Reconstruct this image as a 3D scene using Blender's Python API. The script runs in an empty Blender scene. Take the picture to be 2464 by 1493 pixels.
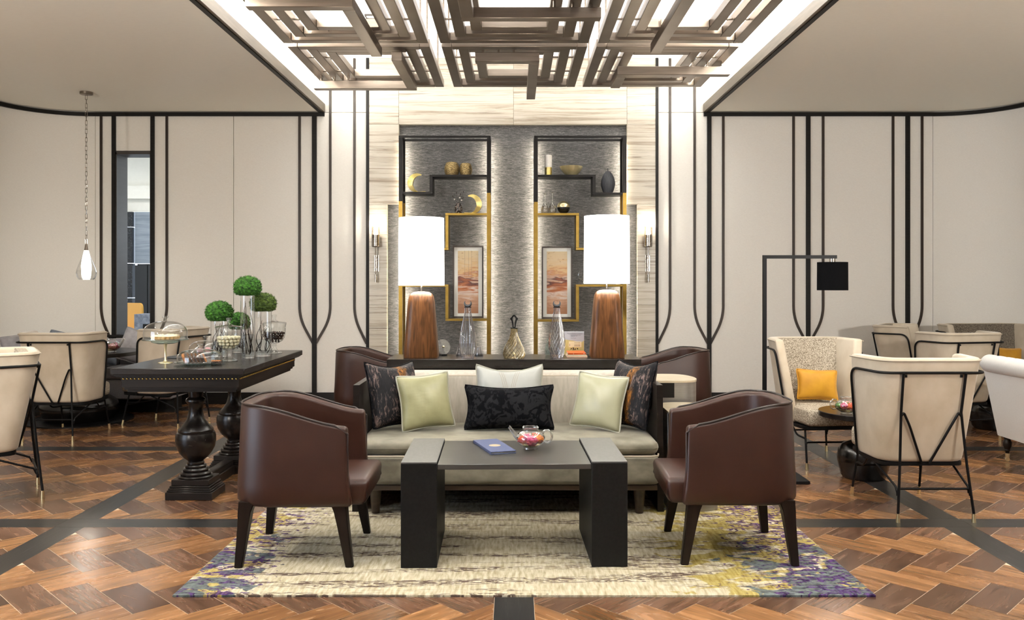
import bpy, bmesh, math, random
from mathutils import Vector, Matrix, noise
C = bpy.context.scene.collection
SC = bpy.context.scene
PI = math.pi
random.seed(7)

# ------------------------------------------------------------------ camera
cam_d = bpy.data.cameras.new('camera'); cam = bpy.data.objects.new('camera', cam_d); C.objects.link(cam)
cam.location = (0, 0, 1.25); cam.rotation_euler = (PI/2, 0, 0)
cam_d.sensor_width = 36; cam_d.lens = 30.0; cam_d.shift_x = -0.00203; cam_d.shift_y = -0.0270
cam_d.clip_start = 0.05; cam_d.clip_end = 60
SC.camera = cam
# ------------------------------------------------------------------ colour management, world, lights
SC.view_settings.view_transform = 'Standard'; SC.view_settings.look = 'None'
SC.view_settings.gamma = 1; SC.view_settings.use_curve_mapping = False
SC.view_settings.exposure = 0.85
SC.cycles.max_bounces = 10; SC.cycles.diffuse_bounces = 5; SC.cycles.glossy_bounces = 4
SC.cycles.transmission_bounces = 8; SC.cycles.transparent_max_bounces = 24
SC.cycles.caustics_reflective = False; SC.cycles.caustics_refractive = False
SC.cycles.use_denoising = True; SC.cycles.sample_clamp_indirect = 6
W = bpy.data.worlds.new('world'); SC.world = W; W.use_nodes = True
W.node_tree.nodes['Background'].inputs[0].default_value = (0.72, 0.84, 1.0, 1)
W.node_tree.nodes['Background'].inputs[1].default_value = 4.0

def light(name, kind, loc, power, color=(1, 1, 1), rot=(0, 0, 0), **kw):
    d = bpy.data.lights.new(name, kind); d.energy = power; d.color = color
    for k, v in kw.items(): setattr(d, k, v)
    o = bpy.data.objects.new(name, d); o.location = loc; o.rotation_euler = rot; C.objects.link(o); return o
WARM = (1, 0.93, 0.82)
# LED coves of the ceiling coffer, lying in the troughs and shining up
for s in (-1, 1):
    light('cove_light', 'AREA', (s*2.12, 4.3, 3.12), 300, (1, 0.97, 0.93), (PI, s*0.35, 0), shape='RECTANGLE', size=0.14, size_y=6.0)
# recessed downlights in the low ceilings (nearer than the frame shows), and in the coffer
for x, y, p in ((-3.3, 4.7, 130), (-2.6, 2.6, 60), (3.3, 4.7, 130), (2.6, 2.6, 60), (-4.3, 2.8, 60), (4.3, 2.8, 60), (-2.5, 0, 25), (2.5, 0, 25)):
    light('downlight_beam', 'SPOT', (x, y, 2.97), p, WARM, spot_size=1.9, spot_blend=0.8, shadow_soft_size=0.06)
for x, y in ((-1.23, 7.35), (1.26, 7.6)):
    light('downlight_beam', 'SPOT', (x, y, 3.52), 10, WARM, spot_size=1.3, spot_blend=0.7, shadow_soft_size=0.04)
# fill spots added out of view beside the camera to brighten the ceilings
for x, y, tx, ty in ((-3.6, 0.4, -3.6, 6.2), (3.6, 0.4, 3.6, 6.2)):
    v = Vector((tx-x, ty-y, 3.0-1.7))
    light('ceiling_fill', 'SPOT', (x, y, 1.7), 420, (1, 0.95, 0.87), v.to_track_quat('-Z', 'Y').to_euler(), spot_size=1.5, spot_blend=1.0, shadow_soft_size=0.15)
light('far_room_light', 'AREA', (-5.0, 10.4, 2.95), 15, (1, 0.97, 0.92), size=1.2)

# ------------------------------------------------------------------ materials
MATS = {}
def M(name, c, r=0.5, m=0.0, c2=None, vs=(8, 8, 8), det=4, ramp=(0.35, 0.65), bump=0, bs=(200, 200, 200), sheen=0, coat=0, spec=None, emit=None, coord='Object', dist=0, aniso=0, rv=0):
    mt = bpy.data.materials.new(name); mt.use_nodes = True; nt = mt.node_tree; N = nt.nodes; L = nt.links
    p = N['Principled BSDF']; p.inputs['Base Color'].default_value = (*c, 1)
    p.inputs['Roughness'].default_value = r; p.inputs['Metallic'].default_value = m
    if spec is not None: p.inputs['Specular IOR Level'].default_value = spec
    if sheen: p.inputs['Sheen Weight'].default_value = sheen; p.inputs['Sheen Roughness'].default_value = 0.4
    if coat: p.inputs['Coat Weight'].default_value = coat; p.inputs['Coat Roughness'].default_value = 0.1
    if emit: p.inputs['Emission Color'].default_value = (*emit[0], 1); p.inputs['Emission Strength'].default_value = emit[1]
    tc = N.new('ShaderNodeTexCoord')
    def nz(sc, d, di=0):
        mp = N.new('ShaderNodeMapping'); mp.inputs['Scale'].default_value = sc; L.new(tc.outputs[coord], mp.inputs['Vector'])
        n = N.new('ShaderNodeTexNoise'); n.inputs['Scale'].default_value = 1; n.inputs['Detail'].default_value = d; n.inputs['Distortion'].default_value = di
        L.new(mp.outputs[0], n.inputs['Vector']); return n
    if c2 is not None:
        n = nz(vs, det, dist); cr = N.new('ShaderNodeValToRGB')
        cr.color_ramp.elements[0].position = ramp[0]; cr.color_ramp.elements[1].position = ramp[1]
        cr.color_ramp.elements[0].color = (*c, 1); cr.color_ramp.elements[1].color = (*c2, 1)
        L.new(n.outputs['Fac'], cr.inputs[0]); L.new(cr.outputs[0], p.inputs['Base Color'])
        if rv:
            mr = N.new('ShaderNodeMapRange'); mr.inputs['To Min'].default_value = r-rv; mr.inputs['To Max'].default_value = r+rv
            L.new(n.outputs['Fac'], mr.inputs['Value']); L.new(mr.outputs[0], p.inputs['Roughness'])
    if bump:
        n = nz(bs, 3); b = N.new('ShaderNodeBump'); b.inputs['Strength'].default_value = bump; b.inputs['Distance'].default_value = 0.002
        L.new(n.outputs['Fac'], b.inputs['Height']); L.new(b.outputs[0], p.inputs['Normal'])
    MATS[name] = mt; return mt
def thin_glass(name, tint=(0.97, 0.985, 0.98), refl=1.0, rough=0.0, bump=0, edge=0.75):
    mt = bpy.data.materials.new(name); mt.use_nodes = True; nt = mt.node_tree; N = nt.nodes; L = nt.links
    N.remove(N['Principled BSDF']); out = N['Material Output']
    tr = N.new('ShaderNodeBsdfTransparent'); gl = N.new('ShaderNodeBsdfGlossy'); gl.inputs['Roughness'].default_value = rough
    lw = N.new('ShaderNodeLayerWeight'); lw.inputs['Blend'].default_value = 0.5
    cr = N.new('ShaderNodeValToRGB'); e = cr.color_ramp.elements
    e[0].position = 0.0; e[0].color = (*tint, 1); e[1].position = 1; e[1].color = tuple(t*edge for t in tint)+(1,)
    a = e.new(0.7); a.color = (*tint, 1)
    L.new(lw.outputs['Facing'], cr.inputs[0]); L.new(cr.outputs[0], tr.inputs[0])
    pw_ = N.new('ShaderNodeMath'); pw_.operation = 'POWER'; pw_.inputs[1].default_value = 4.0; L.new(lw.outputs['Facing'], pw_.inputs[0])
    fr = N.new('ShaderNodeMath'); fr.operation = 'MULTIPLY_ADD'; fr.inputs[1].default_value = 0.55; fr.inputs[2].default_value = 0.045; L.new(pw_.outputs[0], fr.inputs[0])
    mu = N.new('ShaderNodeMath'); mu.operation = 'MULTIPLY'; mu.inputs[1].default_value = refl; mu.use_clamp = True
    L.new(fr.outputs[0], mu.inputs[0])
    mx = N.new('ShaderNodeMixShader'); L.new(mu.outputs[0], mx.inputs[0]); L.new(tr.outputs[0], mx.inputs[1]); L.new(gl.outputs[0], mx.inputs[2])
    L.new(mx.outputs[0], out.inputs[0])
    if bump:
        tc = N.new('ShaderNodeTexCoord'); n = N.new('ShaderNodeTexNoise'); n.inputs['Scale'].default_value = bump; L.new(tc.outputs['Object'], n.inputs['Vector'])
        b = N.new('ShaderNodeBump'); b.inputs['Strength'].default_value = 0.5; b.inputs['Distance'].default_value = 0.01
        L.new(n.outputs['Fac'], b.inputs['Height'])
        for q in (gl, lw): L.new(b.outputs[0], q.inputs['Normal'])
    MATS[name] = mt; return mt

M('wall_fabric', (0.76, 0.728, 0.67), 0.85, c2=(0.80, 0.772, 0.715), vs=(60, 60, 300), bump=0.25, bs=(500, 500, 500))
M('ceiling_paint', (0.80, 0.778, 0.70), 0.9, c2=(0.82, 0.798, 0.72), vs=(20, 80, 20))
M('white_paint', (0.9, 0.89, 0.86), 0.8)
M('coffer_fill_glow', (0.9, 0.89, 0.86), 0.8, emit=((1, 0.985, 0.96), 1.0))  # painted coffer ceiling; glow added in place of light bounced from the coves
M('black_trim', (0.009, 0.008, 0.0075), 0.45, spec=0.14, c2=(0.013, 0.0115, 0.010), vs=(4, 4, 60))
M('brown_trim', (0.022, 0.0135, 0.009), 0.42, spec=0.3, c2=(0.034, 0.021, 0.014), vs=(30, 30, 3))
M('bronze', (0.225, 0.185, 0.15), 0.36, 1.0, c2=(0.28, 0.235, 0.195), vs=(3, 3, 40), bump=0.08, bs=(40, 40, 900))
M('brass', (0.27, 0.175, 0.04), 0.32, 1.0, c2=(0.33, 0.215, 0.052), vs=(5, 5, 20))
M('shelf_black', (0.010, 0.0085, 0.0078), 0.4, spec=0.2)
M('gold_leaf', (0.78, 0.62, 0.26), 0.36, 1.0, c2=(0.62, 0.50, 0.16), vs=(12, 12, 12))
M('gold_cap', (0.83, 0.70, 0.42), 0.3, 1.0)
M('nail_brass', (0.62, 0.44, 0.13), 0.25, 1.0)
M('chrome', (0.45, 0.41, 0.37), 0.18, 1.0, c2=(0.22, 0.185, 0.155), vs=(60, 60, 60), bump=0.3, bs=(150, 150, 150))
M('black_metal', (0.004, 0.004, 0.0045), 0.42, spec=0.16)
M('dark_wood', (0.008, 0.0055, 0.0042), 0.36, spec=0.2, c2=(0.014, 0.010, 0.008), vs=(3, 3, 60), bump=0.12, bs=(30, 30, 300))
M('espresso_top', (0.0075, 0.0056, 0.0048), 0.27, spec=0.36, c2=(0.013, 0.0098, 0.0085), vs=(4, 80, 40))
M('table_top', (0.040, 0.038, 0.035), 0.30, c2=(0.054, 0.051, 0.047), vs=(5, 90, 40), bump=0.05, bs=(20, 400, 100))
M('table_black', (0.0085, 0.008, 0.0076), 0.5, spec=0.1, c2=(0.0115, 0.011, 0.0105), vs=(90, 90, 90))
M('table_cap', (0.075, 0.073, 0.07), 0.40, c2=(0.09, 0.088, 0.085), vs=(90, 30, 40), bump=0.05, bs=(300, 20, 100))
M('leather', (0.029, 0.0102, 0.0062), 0.37, c2=(0.037, 0.0135, 0.0085), vs=(5, 5, 5), bump=0.16, bs=(420, 420, 420), spec=0.42, rv=0.04)
M('leather_piping', (0.018, 0.009, 0.007), 0.4)
M('chair_leg_wood', (0.0095, 0.006, 0.0043), 0.4, spec=0.18, c2=(0.016, 0.0105, 0.0075), vs=(30, 30, 4))
M('velvet_beige', (0.45, 0.375, 0.275), 0.75, c2=(0.57, 0.495, 0.39), vs=(6, 6, 5), det=6, sheen=0.35, bump=0.1, bs=(300, 300, 300))
M('velvet_piping', (0.42, 0.36, 0.28), 0.7)
M('tweed', (0.17, 0.135, 0.095), 0.9, c2=(0.52, 0.46, 0.37), vs=(170, 170, 170), det=2, ramp=(0.4, 0.6), bump=0.5, bs=(260, 260, 260))
M('tweed_dark', (0.06, 0.048, 0.034), 0.9, c2=(0.23, 0.195, 0.15), vs=(170, 170, 170), det=2, ramp=(0.4, 0.6), bump=0.5, bs=(260, 260, 260))
M('grey_tweed', (0.25, 0.24, 0.26), 0.9, c2=(0.42, 0.41, 0.43), vs=(200, 200, 200), det=2, bump=0.4, bs=(260, 260, 260))
M('grey_cushion_fabric', (0.24, 0.23, 0.24), 0.8, c2=(0.36, 0.345, 0.36), vs=(12, 12, 12), sheen=0.2)
M('slate_cushion_fabric', (0.13, 0.15, 0.19), 0.8, c2=(0.22, 0.25, 0.30), vs=(12, 12, 12), sheen=0.2)
M('white_linen', (0.70, 0.69, 0.67), 0.85, c2=(0.76, 0.75, 0.73), vs=(300, 300, 300), det=2, bump=0.3, bs=(400, 400, 400))
M('sofa_velvet', (0.125, 0.112, 0.076), 0.6, c2=(0.285, 0.262, 0.20), vs=(8, 8, 13), det=8, ramp=(0.32, 0.68), sheen=0.25, bump=0.08, bs=(300, 300, 300))
M('sofa_back_fabric', (0.40, 0.36, 0.30), 0.7, c2=(0.48, 0.44, 0.375), vs=(60, 60, 12), det=5, sheen=0.3, bump=0.1, bs=(300, 300, 300))
M('sofa_rail_wood', (0.035, 0.022, 0.013), 0.35, c2=(0.055, 0.036, 0.022), vs=(4, 40, 40))
M('silk_green', (0.25, 0.24, 0.12), 0.36, c2=(0.34, 0.33, 0.185), vs=(6, 6, 6), bump=0.9, bs=(9, 9, 30), sheen=0.2)
M('silk_pale', (0.42, 0.43, 0.40), 0.33, c2=(0.50, 0.51, 0.48), vs=(5, 5, 5), bump=0.6, bs=(9, 9, 22), sheen=0.2)
M('silk_cream', (0.36, 0.355, 0.225), 0.30, c2=(0.45, 0.445, 0.31), vs=(4, 4, 4), bump=0.5, bs=(9, 9, 22), sheen=0.2)
M('silk_piping', (0.40, 0.39, 0.32), 0.4)
M('black_velvet', (0.0035, 0.0035, 0.0045), 0.8, c2=(0.013, 0.013, 0.0145), vs=(17, 17, 17), det=3, ramp=(0.47, 0.53), dist=2.2, spec=0.04)
M('yellow_velvet', (0.44, 0.20, 0.004), 0.6, c2=(0.58, 0.29, 0.012), vs=(8, 8, 8), sheen=0.2)
M('yellow_leather', (0.70, 0.36, 0.05), 0.4)
M('lamp_wood', (0.05, 0.0185, 0.0055), 0.32, c2=(0.125, 0.05, 0.0155), vs=(50, 50, 3.2), det=5, dist=1.2, spec=0.3)
M('shade_white', (0.9, 0.9, 0.88), 0.8, emit=((1, 0.97, 0.92), 2.2))
M('shade_black', (0.003, 0.003, 0.0035), 0.8, spec=0.05, bump=0.2, bs=(400, 400, 400))
M('bulb_glow', (1, 1, 1), 0.5, emit=((1, 0.95, 0.86), 12))
M('led_glow', (1, 1, 1), 0.5, emit=((1, 0.90, 0.72), 100))
M('downlight_glow', (1, 1, 1), 0.5, emit=((1, 0.95, 0.85), 6))
M('marble_dark', (0.010, 0.011, 0.013), 0.18, c2=(0.05, 0.055, 0.06), vs=(40, 40, 40), ramp=(0.55, 0.75))
M('far_silver', (0.20, 0.24, 0.28), 0.6, c2=(0.30, 0.34, 0.39), vs=(3, 3, 40))
M('far_black', (0.012, 0.012, 0.013), 0.2)
M('grey_marble', (0.16, 0.18, 0.22), 0.5, c2=(0.30, 0.32, 0.37), vs=(30, 30, 30))
M('jamb_metal', (0.035, 0.028, 0.023), 0.4, 0.0, c2=(0.045, 0.036, 0.03), vs=(4, 4, 30))
M('grout', (0.60, 0.48, 0.35), 0.4)
M('side_table_top', (0.52, 0.44, 0.31), 0.22, c2=(0.58, 0.50, 0.37), vs=(10, 40, 10))
M('side_table_metal', (0.30, 0.29, 0.27), 0.4, 0.75, c2=(0.38, 0.365, 0.34), vs=(3, 3, 40))
M('moss', (0.006, 0.035, 0.003), 0.9, c2=(0.055, 0.19, 0.014), vs=(60, 60, 60), det=6, bump=0.6, bs=(300, 300, 300))
M('moss_olive', (0.018, 0.04, 0.005), 0.9, c2=(0.10, 0.16, 0.022), vs=(60, 60, 60), det=6, bump=0.6, bs=(300, 300, 300))
M('twig', (0.010, 0.006, 0.005), 0.8, spec=0.1, c2=(0.03, 0.016, 0.012), vs=(80, 80, 80))
M('candy', (0.72, 0.66, 0.46), 0.35)
M('chocolate_bean', (0.035, 0.014, 0.008), 0.25)
M('pastry', (0.62, 0.34, 0.10), 0.7, c2=(0.80, 0.58, 0.28), vs=(50, 50, 50), bump=0.4, bs=(120, 120, 120))
M('cream_top', (0.86, 0.80, 0.66), 0.6, c2=(0.78, 0.66, 0.42), vs=(60, 60, 60))
M('cake_crumb', (0.20, 0.06, 0.012), 0.85, c2=(0.42, 0.16, 0.03), vs=(70, 70, 70), det=5, bump=0.8, bs=(160, 160, 160))
M('cake_dark', (0.022, 0.010, 0.006), 0.7, c2=(0.16, 0.11, 0.08), vs=(120, 120, 120), ramp=(0.5, 0.66), bump=0.8, bs=(160, 160, 160))
M('slate', (0.02, 0.022, 0.026), 0.4)
M('steel', (0.7, 0.7, 0.7), 0.15, 1.0)
M('menu_blue', (0.055, 0.07, 0.15), 0.55, c2=(0.068, 0.085, 0.175), vs=(90, 90, 90), bump=0.15, bs=(500, 500, 500))
M('paper', (0.80, 0.76, 0.66), 0.8)
M('emblem_gold', (0.66, 0.54, 0.36), 0.4, 0.4)
M('flower_red', (0.62, 0.04, 0.015), 0.6, c2=(0.80, 0.14, 0.03), vs=(90, 90, 90), bump=1, bs=(140, 140, 140))
M('flower_orange', (0.70, 0.14, 0.01), 0.6, c2=(0.85, 0.30, 0.03), vs=(90, 90, 90), bump=1, bs=(140, 140, 140))
M('flower_magenta', (0.38, 0.01, 0.09), 0.6, c2=(0.70, 0.08, 0.25), vs=(90, 90, 90), bump=1, bs=(140, 140, 140))
M('flower_pink', (0.70, 0.25, 0.30), 0.6, c2=(0.85, 0.5, 0.5), vs=(90, 90, 90), bump=1, bs=(140, 140, 140))
M('leaf_green', (0.05, 0.16, 0.02), 0.6, c2=(0.12, 0.28, 0.05), vs=(60, 60, 60))
M('lip_bronze', (0.10, 0.078, 0.052), 0.4, c2=(0.13, 0.10, 0.07), vs=(4, 4, 60), spec=0.4)
M('mottled_dark', (0.012, 0.009, 0.008), 0.25, c2=(0.34, 0.26, 0.21), vs=(110, 110, 110), ramp=(0.53, 0.60))
M('bowl_gold', (0.55, 0.47, 0.24), 0.35, 0.6, c2=(0.66, 0.58, 0.34), vs=(14, 14, 5))
M('bronze_textured', (0.13, 0.09, 0.035), 0.45, 0.7, c2=(0.36, 0.26, 0.11), vs=(60, 60, 130), ramp=(0.4, 0.62), bump=0.6, bs=(120, 120, 200))
M('candle_white', (0.78, 0.74, 0.68), 0.5, c2=(0.70, 0.65, 0.58), vs=(70, 70, 120))
M('vase_charcoal', (0.03, 0.031, 0.035), 0.6, c2=(0.05, 0.052, 0.058), vs=(160, 160, 8))
M('gloss_black', (0.01, 0.01, 0.01), 0.1)
M('frame_brown', (0.05, 0.034, 0.026), 0.4)
M('mat_board', (0.85, 0.83, 0.76), 0.7)
M('book_grey', (0.36, 0.38, 0.42), 0.5)
M('book_yellow', (0.40, 0.32, 0.10), 0.5, c2=(0.50, 0.46, 0.22), vs=(14, 14, 10))
M('book_orange', (0.52, 0.085, 0.008), 0.5)
M('book_cream', (0.78, 0.70, 0.48), 0.6)
M('book_peach', (0.78, 0.52, 0.36), 0.6)
M('ink', (0.02, 0.02, 0.022), 0.6)
M('book_building', (0.6, 0.56, 0.36), 0.6)
thin_glass('glass', edge=0.38, refl=2.4)
thin_glass('glass_solid', (0.90, 0.92, 0.92), 7.0, edge=0.45)
thin_glass('glass_tea', (0.985, 0.99, 0.99), 4.0, edge=0.5)
thin_glass('glass_clear', (0.985, 0.99, 0.99), 2.4, edge=0.72)
thin_glass('water', (0.90, 0.93, 0.94), 0.8, edge=0.8)
thin_glass('glass_aqua', (0.80, 0.92, 0.92), 1.4, edge=0.6)
thin_glass('glass_amber', (0.95, 0.87, 0.66), 3.0, edge=0.45)
thin_glass('glass_smoke', (0.90, 0.90, 0.93), 3.2, edge=0.3)
thin_glass('glass_fluted', (0.93, 0.93, 0.95), 4.0, edge=0.10)
thin_glass('glass_crackle', (0.85, 0.8, 0.75), 2.2, 0.05, bump=160, edge=0.35)

M('walnut_plain', (0.17, 0.085, 0.04), 0.35, c2=(0.24, 0.12, 0.06), vs=(3, 20, 3))
# ---- special procedural materials
def nodes_mat(name):
    mt = bpy.data.materials.new(name); mt.use_nodes = True; MATS[name] = mt
    return mt, mt.node_tree.nodes, mt.node_tree.links, mt.node_tree.nodes['Principled BSDF']
def nnoise(N, L, src, sc, det=4, dist=0, rough=0.5):
    mp = N.new('ShaderNodeMapping'); mp.inputs['Scale'].default_value = sc; L.new(src, mp.inputs['Vector'])
    n = N.new('ShaderNodeTexNoise'); n.inputs['Scale'].default_value = 1; n.inputs['Detail'].default_value = det; n.inputs['Distortion'].default_value = dist; n.inputs['Roughness'].default_value = rough
    L.new(mp.outputs[0], n.inputs['Vector']); return n.outputs['Fac']
def nramp(N, L, fac, stops, interp='LINEAR'):
    cr = N.new('ShaderNodeValToRGB'); cr.color_ramp.interpolation = interp; e = cr.color_ramp.elements
    while len(e) < len(stops): e.new(0.5)
    for i, (p, c) in enumerate(stops):
        e[i].position = p; e[i].color = (*c, 1) if not isinstance(c, float) else (c, c, c, 1)
    L.new(fac, cr.inputs[0]); return cr.outputs[0]
def nmix(N, L, fac, a, b, mode='MIX'):
    mx = N.new('ShaderNodeMix'); mx.data_type = 'RGBA'; mx.blend_type = mode
    for i, v in ((0, fac), (6, a), (7, b)):
        if isinstance(v, (int, float)): mx.inputs[i].default_value = v
        elif isinstance(v, tuple): mx.inputs[i].default_value = (*v, 1)
        else: L.new(v, mx.inputs[i])
    return mx.outputs[2]
def nmath(N, L, op, a, b=0.0, clamp=False):
    m = N.new('ShaderNodeMath'); m.operation = op; m.use_clamp = clamp
    for i, v in ((0, a), (1, b)):
        if isinstance(v, (int, float)): m.inputs[i].default_value = v
        else: L.new(v, m.inputs[i])
    return m.outputs[0]
def nrange(N, L, v, a, b, c=0.0, d=1.0):
    m = N.new('ShaderNodeMapRange'); m.interpolation_type = 'SMOOTHSTEP'
    L.new(v, m.inputs[0]); m.inputs[1].default_value = a; m.inputs[2].default_value = b; m.inputs[3].default_value = c; m.inputs[4].default_value = d
    return m.outputs[0]
def nbump(N, L, p, h, s, d=0.002):
    b = N.new('ShaderNodeBump'); b.inputs['Strength'].default_value = s; b.inputs['Distance'].default_value = d
    L.new(h, b.inputs['Height']); L.new(b.outputs[0], p.inputs['Normal'])

# walnut floor planks: colour from the plank's own attribute, grain along its UV
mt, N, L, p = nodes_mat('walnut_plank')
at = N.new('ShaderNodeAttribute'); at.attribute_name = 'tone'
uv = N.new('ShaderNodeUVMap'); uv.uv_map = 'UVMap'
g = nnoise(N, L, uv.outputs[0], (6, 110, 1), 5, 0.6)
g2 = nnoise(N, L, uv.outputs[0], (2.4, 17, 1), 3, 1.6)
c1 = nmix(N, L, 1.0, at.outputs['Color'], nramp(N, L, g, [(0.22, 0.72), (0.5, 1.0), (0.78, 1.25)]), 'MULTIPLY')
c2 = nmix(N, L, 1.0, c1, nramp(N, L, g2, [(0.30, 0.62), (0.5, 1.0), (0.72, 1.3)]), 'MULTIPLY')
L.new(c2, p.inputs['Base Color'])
L.new(nrange(N, L, g2, 0.2, 0.8, 0.21, 0.30), p.inputs['Roughness'])
nbump(N, L, p, g, 0.06, 0.001)
# dark oak border strips
mt, N, L, p = nodes_mat('dark_oak')
uv = N.new('ShaderNodeUVMap'); uv.uv_map = 'UVMap'
g = nnoise(N, L, uv.outputs[0], (4, 60, 1), 6, 1.5)
L.new(nramp(N, L, g, [(0.3, (0.010, 0.0095, 0.0095)), (0.6, (0.020, 0.019, 0.0185)), (0.80, (0.06, 0.058, 0.055))]), p.inputs['Base Color'])
p.inputs['Roughness'].default_value = 0.32; nbump(N, L, p, g, 0.12, 0.001)
# striped travertine / marble cladding
mt, N, L, p = nodes_mat('striped_stone')
tc = N.new('ShaderNodeTexCoord'); oi = N.new('ShaderNodeObjectInfo')
ad = N.new('ShaderNodeVectorMath'); ad.operation = 'ADD'; L.new(tc.outputs['Object'], ad.inputs[0])
cx = N.new('ShaderNodeCombineXYZ'); mm = nmath(N, L, 'MULTIPLY', oi.outputs['Random'], 37.0); L.new(mm, cx.inputs[0]); L.new(mm, cx.inputs[2]); L.new(cx.outputs[0], ad.inputs[1])
src = ad.outputs[0]
a = nnoise(N, L, src, (0.9, 1, 30), 7, 0.5, 0.7)
b = nnoise(N, L, src, (1.6, 1, 75), 5, 0.6, 0.7)
big = nnoise(N, L, src, (0.9, 1, 5), 3)
col = nramp(N, L, a, [(0.30, (0.17, 0.125, 0.085)), (0.43, (0.38, 0.325, 0.25)), (0.54, (0.52, 0.48, 0.405)), (0.72, (0.44, 0.385, 0.305))])
dk = nmath(N, L, 'MULTIPLY', nramp(N, L, b, [(0.56, 0.0), (0.64, 1.0)]), nrange(N, L, big, 0.45, 0.62))
col = nmix(N, L, nmath(N, L, 'MULTIPLY', dk, 0.9), col, (0.10, 0.065, 0.04))
L.new(col, p.inputs['Base Color']); p.inputs['Roughness'].default_value = 0.3
# woven grey niche fabric
mt, N, L, p = nodes_mat('niche_fabric')
tc = N.new('ShaderNodeTexCoord')
a = nnoise(N, L, tc.outputs['Object'], (22, 22, 260), 4, 0, 0.7)
b = nnoise(N, L, tc.outputs['Object'], (90, 90, 500), 2)
f = nmath(N, L, 'ADD', nmath(N, L, 'MULTIPLY', a, 0.7), nmath(N, L, 'MULTIPLY', b, 0.3))
L.new(nramp(N, L, f, [(0.38, (0.019, 0.019, 0.020)), (0.5, (0.062, 0.061, 0.061)), (0.62, (0.155, 0.15, 0.146))]), p.inputs['Base Color'])
p.inputs['Roughness'].default_value = 0.8; nbump(N, L, p, f, 0.3, 0.002)
# rug
mt, N, L, p = nodes_mat('rug_pile')
tc = N.new('ShaderNodeTexCoord'); O = tc.outputs['Object']
sx = N.new('ShaderNodeSeparateXYZ'); L.new(O, sx.inputs[0]); X = sx.outputs[0]; Y = sx.outputs[1]
w1 = nnoise(N, L, O, (70, 12, 1), 4)
base = nramp(N, L, w1, [(0.3, (0.36, 0.30, 0.185)), (0.5, (0.52, 0.46, 0.325)), (0.7, (0.66, 0.61, 0.48))])
rows = nramp(N, L, nnoise(N, L, O, (0.9, 12, 1), 3), [(0.50, 0.0), (0.57, 1.0)])
st = nramp(N, L, nnoise(N, L, O, (15, 75, 1), 4, 1.6), [(0.49, 0.0), (0.52, 1.0)])
br = nmath(N, L, 'MULTIPLY', rows, st)
base = nmix(N, L, nmath(N, L, 'MULTIPLY', br, 0.9), base, (0.055, 0.028, 0.025))
xr = nrange(N, L, X, 0.35, 0.95); xl = nrange(N, L, X, -0.85, -1.30)
near = nrange(N, L, Y, 4.4, 3.7, 0.35, 1.0)
side = nmath(N, L, 'MAXIMUM', xr, xl)
yn = nnoise(N, L, O, (5, 9, 1), 5, 1.2)
yl = nrange(N, L, nmath(N, L, 'ADD', yn, nmath(N, L, 'MULTIPLY', nmath(N, L, 'MAXIMUM', xr, xl), 0.34)), 0.775, 0.83)
col = nmix(N, L, nmath(N, L, 'MULTIPLY', yl, 0.85), base, nramp(N, L, w1, [(0.3, (0.22, 0.155, 0.022)), (0.7, (0.44, 0.35, 0.09))]))
r2 = nmath(N, L, 'MAXIMUM', nrange(N, L, X, 0.62, 1.25), nmath(N, L, 'MULTIPLY', nrange(N, L, X, -0.80, -1.15), 0.92))
blot = nmath(N, L, 'MULTIPLY', r2, near)
tn = nnoise(N, L, O, (4, 7, 1), 6, 1.6)
tl = nrange(N, L, nmath(N, L, 'ADD', tn, nmath(N, L, 'MULTIPLY', blot, 0.40)), 0.815, 0.84)
col = nmix(N, L, nmath(N, L, 'MULTIPLY', tl, 0.9), col, nramp(N, L, nnoise(N, L, O, (30, 50, 1), 4), [(0.35, (0.018, 0.032, 0.05)), (0.65, (0.12, 0.155, 0.165))]))
pn = nnoise(N, L, O, (12, 24, 1), 5, 2.0)
pl = nrange(N, L, nmath(N, L, 'ADD', pn, nmath(N, L, 'MULTIPLY', r2, 0.26)), 0.772, 0.792)
col = nmix(N, L, nmath(N, L, 'MULTIPLY', pl, 0.92), col, nramp(N, L, w1, [(0.35, (0.018, 0.005, 0.036)), (0.7, (0.10, 0.042, 0.17))]))
L.new(col, p.inputs['Base Color']); p.inputs['Roughness'].default_value = 0.95
p.inputs['Specular IOR Level'].default_value = 0.1
nbump(N, L, p, nnoise(N, L, O, (260, 260, 260), 3), 0.8, 0.004)
# abstract desert print in the two frames
mt, N, L, p = nodes_mat('abstract_print')
tc = N.new('ShaderNodeTexCoord'); oi = N.new('ShaderNodeObjectInfo')
ad = N.new('ShaderNodeVectorMath'); ad.operation = 'ADD'; L.new(tc.outputs['Object'], ad.inputs[0])
cx = N.new('ShaderNodeCombineXYZ'); L.new(nmath(N, L, 'MULTIPLY', oi.outputs['Random'], 9.0), cx.inputs[0]); L.new(cx.outputs[0], ad.inputs[1])
sx = N.new('ShaderNodeSeparateXYZ'); L.new(tc.outputs['Object'], sx.inputs[0])
n1 = nnoise(N, L, ad.outputs[0], (5, 5, 26), 6, 1.0)
z = nmath(N, L, 'ADD', sx.outputs[2], nmath(N, L, 'MULTIPLY', nmath(N, L, 'SUBTRACT', n1, 0.5), 0.35))
zz = nrange(N, L, z, -0.30, 0.30)
col = nramp(N, L, zz, [(0.0, (0.36, 0.17, 0.09)), (0.12, (0.55, 0.33, 0.21)), (0.22, (0.68, 0.55, 0.46)), (0.38, (0.40, 0.125, 0.035)), (0.50, (0.20, 0.05, 0.02)), (0.56, (0.07, 0.02, 0.015)), (0.62, (0.60, 0.40, 0.29)), (0.72, (0.46, 0.20, 0.07)), (0.80, (0.66, 0.42, 0.20)), (1.0, (0.70, 0.54, 0.32))])
n2 = nnoise(N, L, ad.outputs[0], (14, 14, 50), 5, 1.5)
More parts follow.
